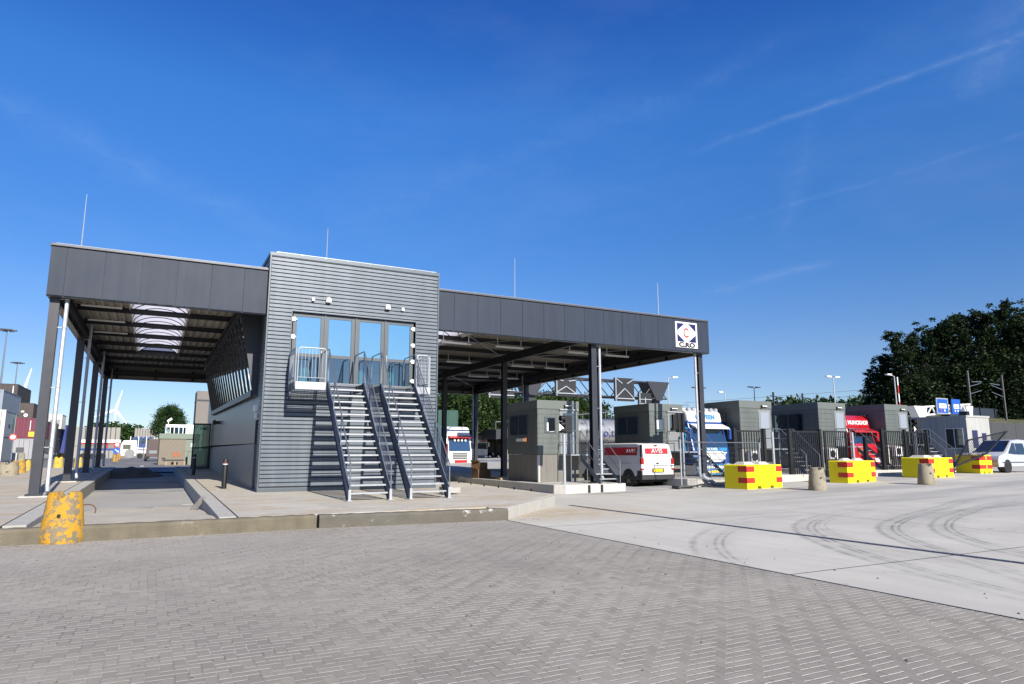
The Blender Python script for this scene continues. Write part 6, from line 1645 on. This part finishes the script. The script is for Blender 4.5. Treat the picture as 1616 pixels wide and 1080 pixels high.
# white tractor and blue tractors on a low loader
a = PD(190, 715, 118); wt = thing('white_tractor_unit', (a.x+1.2, a.y, gh(a.x, a.y)), 'white tractor unit at the right end of the long distant lorry', 'lorry')
mb = MB(); mb.prism([(-1.3, .5), (-1.3, 2.4), (-.9, 3.2), (1.2, 3.2), (1.2, .5)], 1, 0, 2.4); mb.build('cab_body', M_white, wt, bevel=.08)
mb = MB(); mb.box(-.9, .3, -.03, -.002, 1.7, 2.5); mb.build('side_window', M_glassdk, wt); mb = MB(); mb.cyl((.2, -.06, .9), (.2, .3, .9), .8, n=18); mb.build('wheel', M_rim, wt)
for k, (px, py, dep) in enumerate(((212, 690, 128), (220, 690, 128), (228, 690, 128), (236, 690, 128))):
    a = PD(px, py, dep); o = thing('blue_tractor_unit', (a.x, a.y, gh(a.x, a.y)+1.5), 'blue lorry cab in the row raised on a white low loader', 'lorry', 'blue lorry cabs in a row in the distance')
    if k == 0:
        base = o
        mb = MB(); mb.prism([(-.5, 0), (-.3, 2.3), (.1, 2.6), (.5, 2.6), (.45, 0)], 1, 0, 2.4); mb.build('cab_body', mat('far_blue', (.04, .09, .26), .35, .1, .05), o, bevel=.05)
        mb = MB(); mb.prism([(-.35, 1.3), (-.25, 2.1), (.15, 2.2), (.25, 1.3)], 1, -.02, -.001); mb.build('side_window', M_glassdk, o)
    else:
        for ch in list(base.children): c_ = ch.copy(); col.objects.link(c_); c_.parent = o
a, b = PD(205, 700, 122), PD(247, 700, 122)
ll = thing('low_loader', ((a.x+b.x)/2, a.y, gh(a.x, a.y)), 'white low loader trailer under the row of blue cabs', 'trailer'); hl = (b.x-a.x)/2
mb = MB(); mb.box(-hl, hl, 0, 2.4, 1.0, 1.5); mb.box(-hl, hl, -.01, 2.4, 1.7, 1.95); mb.build('bed', M_white, ll)
for k in range(4): mb = MB(); mb.box(-hl+hl*.6*k, -hl+hl*.6*k+.12, -.06, -.0, 1.0, 4.0); mb.build('stanchion', M_white, ll)
for x in (-.4, .8): mb = MB(); mb.cyl((x, -.04, .5), (x, .3, .5), .5, n=14); mb.build('wheel', M_tyre, ll)
a = PD(240, 722, 88); bw = thing('dark_lorry', (a.x, a.y, gh(a.x, a.y)), 'dark brown lorry rear standing left of the pebble hut', 'lorry')
mb = MB(); mb.prism([(-.75, .6), (-.75, 1.6), (-.5, 2.9), (.9, 2.9), (.9, .6)], 1, 0, 5); mb.build('body', mat('lorry_brown', (.09, .06, .055), .5, 0, .2, 2), bw, bevel=.05)
mb = MB(); mb.box(-.4, .5, -.04, -.002, 1.0, 1.4); mb.build('tail_board', M_galv, bw); mb = MB(); mb.cyl((-.9, .5, .5), (-.55, .5, .5), .5, n=14); mb.build('wheel', M_tyre, bw)
# wire fence posts beyond the lane
mb = MB()
for px in (224, 228): pass
for k, px in enumerate((224,)):
    p_ = GG(px, 737); mb = MB(); mb.cyl((0, 0, 0), (0, 0, 1.9), .035, n=8); mb.box(-.15, .15, -.15, .15, 0, .12); simple('fence_post', mb, M_galv, (p_.x, p_.y, gh(p_.x, p_.y)), 'thin grey post standing on the sand in front of the asphalt', 'post')

# wind turbines
def turbine(px, py, dep, blade, ang, label):
    t = PD(px, py, dep); o = thing('wind_turbine', (t.x, t.y, 0), label, 'wind turbine', 'distant white wind turbines')
    M_t = mat('turbine_white', (.72, .73, .75), .5, 0, .02)
    mb = MB(); mb.cyl((0, 0, 0), (0, 0, t.z-1.5), 2.4, 1.3, n=16); mb.build('tower', M_t, o, smooth=True)
    mb = MB(); mb.box(-1.7, 1.7, -3.2, 6, t.z-1.6, t.z+1.7); mb.build('nacelle', M_t, o, bevel=.5)
    mb = MB(); mb.lathe([(1.7, 0), (1.5, 1.4), (.4, 2.4)], n=14); hb = mb.build('hub', M_t, o); hb.location = (0, -3.2, t.z); hb.rotation_euler = (PI/2, 0, 0)
    for a_ in ang:
        a_ = R(a_); d = Vector((math.cos(a_), 0, math.sin(a_))); n_ = Vector((-d.z, 0, d.x)); c0 = Vector((0, -4.2, t.z))
        mb = MB(); V = []
        for s, wd in ((.0, 1.0), (.12, 2.0), (.2, 2.1), (.6, 1.2), (1.0, .35)):
            for j in (-1, 1): V += [c0+d*blade*s+n_*(wd*j), c0+d*blade*s+n_*(wd*j*.6)+Vector((0, .5*wd, 0))]
        Fc = []
        for i in range(4):
            for p_, q_ in ((0, 2), (2, 3), (3, 1), (1, 0)): Fc.append((i*4+p_, i*4+q_, (i+1)*4+q_, (i+1)*4+p_))
        Fc += [(0, 2, 3, 1), (16, 17, 19, 18)]
        mb.add(V, Fc); mb.build('blade', M_t, o)
turbine(182.5, 647, 1350, 40, (77, -52, 203), 'whole white wind turbine seen under the canopy at left')
turbine(34, 629, 1000, 46, (79, 199, 319), 'white wind turbine of which one blade rises behind the brown containers')

# ================================================================== noise wall, bank and gabions at the right
NY, RY = 58.0, 44.0
nx0, rx0 = PY(1497, 650, NY).x, PY(1545, 680, RY).x
nw = thing('noise_wall', (nx0+40, NY, 3.0), 'long blue grey noise wall of posts and panels in front of the poplars', 'noise wall')
M_nw = mat('noise_panel', (.045, .06, .085), .35, .1, .08, .5)
zt = PY(1580, 646, NY).z; zr = PY(1590, 668, RY).z; zm = PY(1580, 661, NY).z
mb = MB(); mb.box(nx0, nx0+110, NY, NY+.15, zm-.3, zt); mb.build('panels', M_nw, nw, world=True)
for k in range(28): mb = MB(); mb.box(nx0+4*k, nx0+4*k+.2, NY-.15, NY+.2, zm-.3, zt+.1); mb.build('post', M_gan, nw, world=True)
M_gab = mat('gabion_stone', (.055, .06, .066), .9, 0, .3, 4, .5)
gb = thing('retaining_wall', (rx0+20, RY, .5), 'grey block retaining wall below the grass bank at the right', 'wall')
for k in range(22): mb = MB(); mb.box(rx0+2.6*k, rx0+2.6*k+2.57, RY, RY+.8, .5, zr); mb.build('wall_block', M_gab, gb, world=True, bevel=.03)
mb = MB(); mb.grid([rx0-.5+1.5*k for k in range(45)], [RY+.7+1.1*k for k in range(13)], lambda x, y: zr-.05+(zm-zr)*(y-RY-.7)/13.2+.22*math.sin(x*1.3+y)*math.sin(y*.9-x*.6)*(1 if y > RY+1 else 0))
struct(mb, 'grass_slope', mat('bank_grass', (.075, .085, .03), .9, 0, .5, .8, .6, dirt=(.14, .12, .07), dscale=.3, dth=.5))
sm_ = None
# concrete ramp seen between the first booths
a, b = PY(912, 668, 75), PY(1000, 656, 75)
rp = thing('viaduct', ((a.x+b.x)/2, 75, 0), 'dark sloping viaduct with a railing, seen between the first two booths', 'viaduct')
mb = MB(); mb.add([(a.x-12, 75, a.z-2.2), (b.x+10, 75, b.z-.2), (b.x+10, 75, b.z+.9), (a.x-12, 75, a.z-1.0), (a.x-12, 82, a.z-2.2), (b.x+10, 82, b.z-.2), (b.x+10, 82, b.z+.9), (a.x-12, 82, a.z-1.0)], [(0, 1, 2, 3), (4, 7, 6, 5), (3, 2, 6, 7), (0, 4, 5, 1), (0, 3, 7, 4), (1, 5, 6, 2)])
mb.build('deck', M_gan, rp, world=True)
mb = MB(); s_ = Vector((a.x-12, 75.1, a.z-1.0)); e_ = Vector((b.x+10, 75.1, b.z+.9)); mb.cyl(s_+Vector((0, 0, .9)), e_+Vector((0, 0, .9)), .06, n=6)
for k in range(18): p_ = s_+(e_-s_)*(k/17); mb.cyl(p_, p_+Vector((0, 0, .9)), .05, n=6)
mb.build('railing', M_galv, rp, world=True)
mb = MB()
for k in range(5): p_ = s_+(e_-s_)*((k+.5)/5); mb.cyl((p_.x, 78, 0), (p_.x, 78, p_.z-1), .6, n=12)
mb.build('piers', M_boothconc, rp, world=True)

# ================================================================== trees
LF = {'poplar': leafmat('poplar_leaves', (.013, .030, .009), (.034, .064, .018)), 'green': leafmat('broad_leaves', (.028, .060, .014), (.075, .13, .030)),
      'round': leafmat('round_tree_leaves', (.020, .055, .012), (.060, .12, .022)), 'far': leafmat('far_leaves', (.03, .055, .018), (.06, .10, .03))}
def crown_mesh(name, m, blobs, n, leaf, seed):
    rnd = random.Random(seed); V = []; Fc = []
    tot = sum(b[3]*b[4]*b[5] for b in blobs)**(1.0)
    ws = [(b[3]*b[4]*b[5])**.67 for b in blobs]; sw = sum(ws)
    for b, wgt in zip(blobs, ws):
        cx, cy, cz, rx, ry, rz = b
        k = int(n*wgt/sw)
        ncl = max(10, k//34)
        cls = []
        for _ in range(ncl):
            while True:
                d = Vector((rnd.gauss(0, 1), rnd.gauss(0, 1), rnd.gauss(0, 1)))
                if d.length > .1: break
            d.normalize(); rr = rnd.uniform(.55, 1.0)**.6*rnd.uniform(.88, 1.12)
            cls.append(((d.x*rx*rr, d.y*ry*rr, d.z*rz*rr), rnd.uniform(.07, .17)*min(rx, ry, rz)+leaf*.8))
        for _ in range(k):
            c, cr_ = rnd.choice(cls)
            p = Vector((cx+c[0]+rnd.gauss(0, cr_), cy+c[1]+rnd.gauss(0, cr_), cz+c[2]+rnd.gauss(0, cr_*.8)))
            s = leaf*rnd.uniform(.6, 1.3)
            u = Vector((rnd.gauss(0, 1), rnd.gauss(0, 1), rnd.gauss(0, 1)+.0)).normalized()
            w_ = u.cross(Vector((rnd.gauss(0, 1), rnd.gauss(0, 1), rnd.gauss(0, 1)))).normalized()
            o = len(V); V += [tuple(p-u*s), tuple(p+w_*s*.6), tuple(p+u*s), tuple(p-w_*s*.6)]; Fc.append((o, o+1, o+2, o+3))
    me = bpy.data.meshes.new(name); me.from_pydata(V, [], Fc); me.materials.append(m); me.update()
    return me
def trunk_mesh(mb, h, r_, limbs, spread, seed):
    rnd = random.Random(seed); mb.tube([(0, 0, 0), (.05*h*rnd.uniform(-.3, .3), 0, h*.4), (0, .02*h, h*.75)], r_, 8)
    for k in range(limbs):
        a = 2*PI*k/limbs+rnd.uniform(-.4, .4); z = h*rnd.uniform(.3, .65); l = spread*rnd.uniform(.5, .9)
        mb.cyl((0, 0, z), (l*math.cos(a), l*math.sin(a), z+l*rnd.uniform(.6, 1.2)), r_*.4, r_*.12, n=6)
def tree(name, loc, label, cat, group, cmesh, h, r_, spread, seed, sc=(1, 1, 1), rz=0):
    o = thing(name, loc, label, cat, group, rz); o.scale = sc
    c = bpy.data.objects.new('crown', cmesh); col.objects.link(c); c.parent = o
    mb = MB(); trunk_mesh(mb, h, r_, 6, spread, seed); mb.build('trunk', M_bark, o)
    return o
def pop_blobs(seed, h=24):
    rnd = random.Random(seed); bl = []
    for k in range(7):
        z = h*(.14+.108*k); r_ = (2.9-.22*abs(k-2.2)-(.32*max(0, k-3)))*rnd.uniform(.8, 1.15)
        bl.append((rnd.uniform(-.8, .8), rnd.uniform(-.8, .8), z, r_, r_, h*.10))
    for k in range(6):
        a = rnd.uniform(0, 6.28); rr = rnd.uniform(.3, 1.7); z = h*rnd.uniform(.70, .90)
        bl.append((rr*math.cos(a), rr*math.sin(a), z, rnd.uniform(.6, .95), rnd.uniform(.6, .95), h*rnd.uniform(.055, .10)))
    bl.append((rnd.uniform(-.4, .4), 0, h*.91, .75, .75, h*.085))
    return bl
PM = [crown_mesh('poplar_crown', LF['poplar'], pop_blobs(s), 15000, .20, s) for s in (1, 2, 3)]
pops = [(1376, 570, 118, .8), (1396, 542, 116, .9), (1420, 512, 114, 1), (1447, 499, 113, 1), (1473, 492, 114, 1), (1499, 484, 112, 1), (1528, 480, 111, 1), (1556, 470, 110, 1), (1584, 466, 109, 1), (1612, 465, 108, 1), (1642, 460, 107, 1), (1672, 455, 108, 1),
        (1408, 540, 124, .9), (1460, 505, 124, 1), (1512, 492, 122, 1), (1568, 482, 121, 1), (1624, 474, 120, 1)]
names_p = ['lowest poplar at the left end of the dark row', 'second poplar from the left end of the dark row', 'third poplar from the left in the front of the dark row', 'fourth poplar from the left in the front of the dark row', 'fifth poplar from the left in the front of the dark row',
           'sixth poplar from the left, above the blue signs', 'poplar directly behind the left railway mast', 'poplar between the two railway masts', 'poplar directly behind the right railway mast', 'poplar cut by the right picture edge']
for i, (px, yt, dep, wsc) in enumerate(pops):
    t = PD(px, yt, dep); h = t.z-1.0; s = h/24.5
    lab = names_p[i] if i < 10 else ('poplar of the hidden rear rows of the dark poplar stand' if i >= 12 else 'poplar standing just beyond the right picture edge')
    tree('poplar_tree', (t.x, t.y, .6), lab, 'tree', 'tall dark poplars at the right' if i < 10 else ('rear poplars' if i >= 12 else 'outer poplars'), PM[i % 3], 22, .30, 2.2, i, (1.15*wsc, 1.15*wsc, s), i*1.3)
mb = MB(); U = []
um = crown_mesh('undergrowth', LF['poplar'], [(PD(px, 640, 112).x, PD(px, 640, 112).y, 5.0, 5, 4, 4.5) for px in range(1372, 1700, 26)], 14000, .42, 77)
o = bpy.data.objects.new('undergrowth', um); col.objects.link(o); tag(o, kind='stuff')
# round broadleaf behind the office
t = PD(269, 638, 112); zc_ = PD(269, 666, 112).z
rm = crown_mesh('round_crown', LF['round'], [(0, 0, 7.0, 2.9, 2.9, 2.6), (-1.4, 0, 5.9, 1.9, 2.2, 2.0), (1.5, .3, 6.2, 1.8, 2.0, 2.1), (0, -.8, 8.2, 2.0, 2.0, 1.3)], 16000, .14, 21)
tree('broadleaf_tree', (t.x, t.y, .5), 'round green tree standing alone behind the white office', 'tree', None, rm, 6.5, .25, 1.6, 3, (.78, .78, (t.z-.9)/9.6))
hm = crown_mesh('bush_crown', LF['round'], [(0, 0, 3.4, 2.8, 2.8, 2.6), (1.5, 0, 3.0, 2.0, 2, 2.2), (-1.6, .3, 2.8, 2, 2, 2.2)], 2600, .34, 22)
for i, (px, yt, dep) in enumerate(((166, 669, 260), (181, 670, 262), (196, 672, 258), (209, 673, 256), (155, 673, 262))):
    t = PD(px, yt, dep); s = t.z/6.0; tree('distant_tree', (t.x, t.y, 0), 'dark green tree of the distant clump beside the wind turbine', 'tree', 'distant tree clump beside the wind turbine', hm, 4, .3, 2, i, (s, s, s), i)
# trees behind the white lorries
gm = [crown_mesh('broad_crown', LF['green'], [(0, 0, 5.6, 3.4, 3.2, 3.2), (-2, 0, 4.6, 2.4, 2.4, 2.6), (2.1, .5, 4.9, 2.3, 2.3, 2.5), (.5, -.6, 7.6, 2.1, 2.1, 1.7), (-1.3, .2, 7.2, 1.8, 1.8, 1.5)], 8000, .20, s) for s in (31, 32)]
gt = [(690, 632, 92), (712, 628, 95), (735, 626, 90), (760, 622, 96), (783, 624, 92), (806, 628, 97), (665, 634, 98), (835, 630, 120), (868, 628, 122), (900, 630, 124), (928, 637, 126)]
gl = ['green tree just right of the building corner, behind the lorries', 'green tree behind the dark green container', 'green tree left of the middle canopy column', 'tallest green tree behind the white lorries', 'green tree above the dark trailer', 'green tree behind the nearest booth at its left side',
      'green tree hidden mostly by the control building', 'distant green tree above the nearest booth roof, left one', 'distant green tree above the nearest booth roof, middle one', 'distant green tree above the nearest booth roof, right one', 'distant green tree between the first two booths']
for i, (px, yt, dep) in enumerate(gt):
    t = PD(px, yt, dep); s = t.z/9.1; tree('broadleaf_tree', (t.x, t.y, gh(t.x, t.y)), gl[i], 'tree', 'green trees behind the canopy', gm[i % 2], 6, .25, 2, i, (s, s, s), i*.9)
fm = crown_mesh('small_crown', LF['green'], [(0, 0, 5.0, 2.4, 2.4, 3.2), (1.3, 0, 4.0, 1.9, 1.9, 2.4), (-1.4, .3, 3.8, 2.0, 2, 2.4)], 2600, .34, 41)
for i, (px, yt) in enumerate(((1212, 636), (1227, 630), (1240, 627), (1252, 632), (1264, 629), (1277, 634), (1289, 629), (1300, 632), (1312, 627), (1324, 636), (1336, 627), (1347, 634))):
    t = PD(px, yt, 165); s = t.z/8.4; tree('distant_tree', (t.x, t.y, 0), 'small distant green tree in the line above the fourth booth', 'tree', 'line of small trees above the fourth booth', fm, 5, .2, 1.6, i, (s, s, s*1.0), i*1.7)
rnd = random.Random(9)
bl_ = [(450*math.sin(R(a)), 450*math.cos(R(a)), 3.5+rnd.uniform(-1, 1.5), 9, 9, 5.5+rnd.uniform(-1, 2)) for a in [(-50+1.6*k) for k in range(90)]]
wm = crown_mesh('distant_woods', LF['far'], bl_, 20000, 1.1, 55)
o = bpy.data.objects.new('distant_woods', wm); col.objects.link(o); tag(o, kind='stuff')
a = PD(1160, 640, 300)

# ================================================================== view
scene.view_settings.view_transform = 'Standard'; scene.view_settings.look = 'None'
scene.view_settings.exposure = 0.91; scene.view_settings.gamma = 1.0; scene.view_settings.use_curve_mapping = False
scene.cycles.use_denoising = True
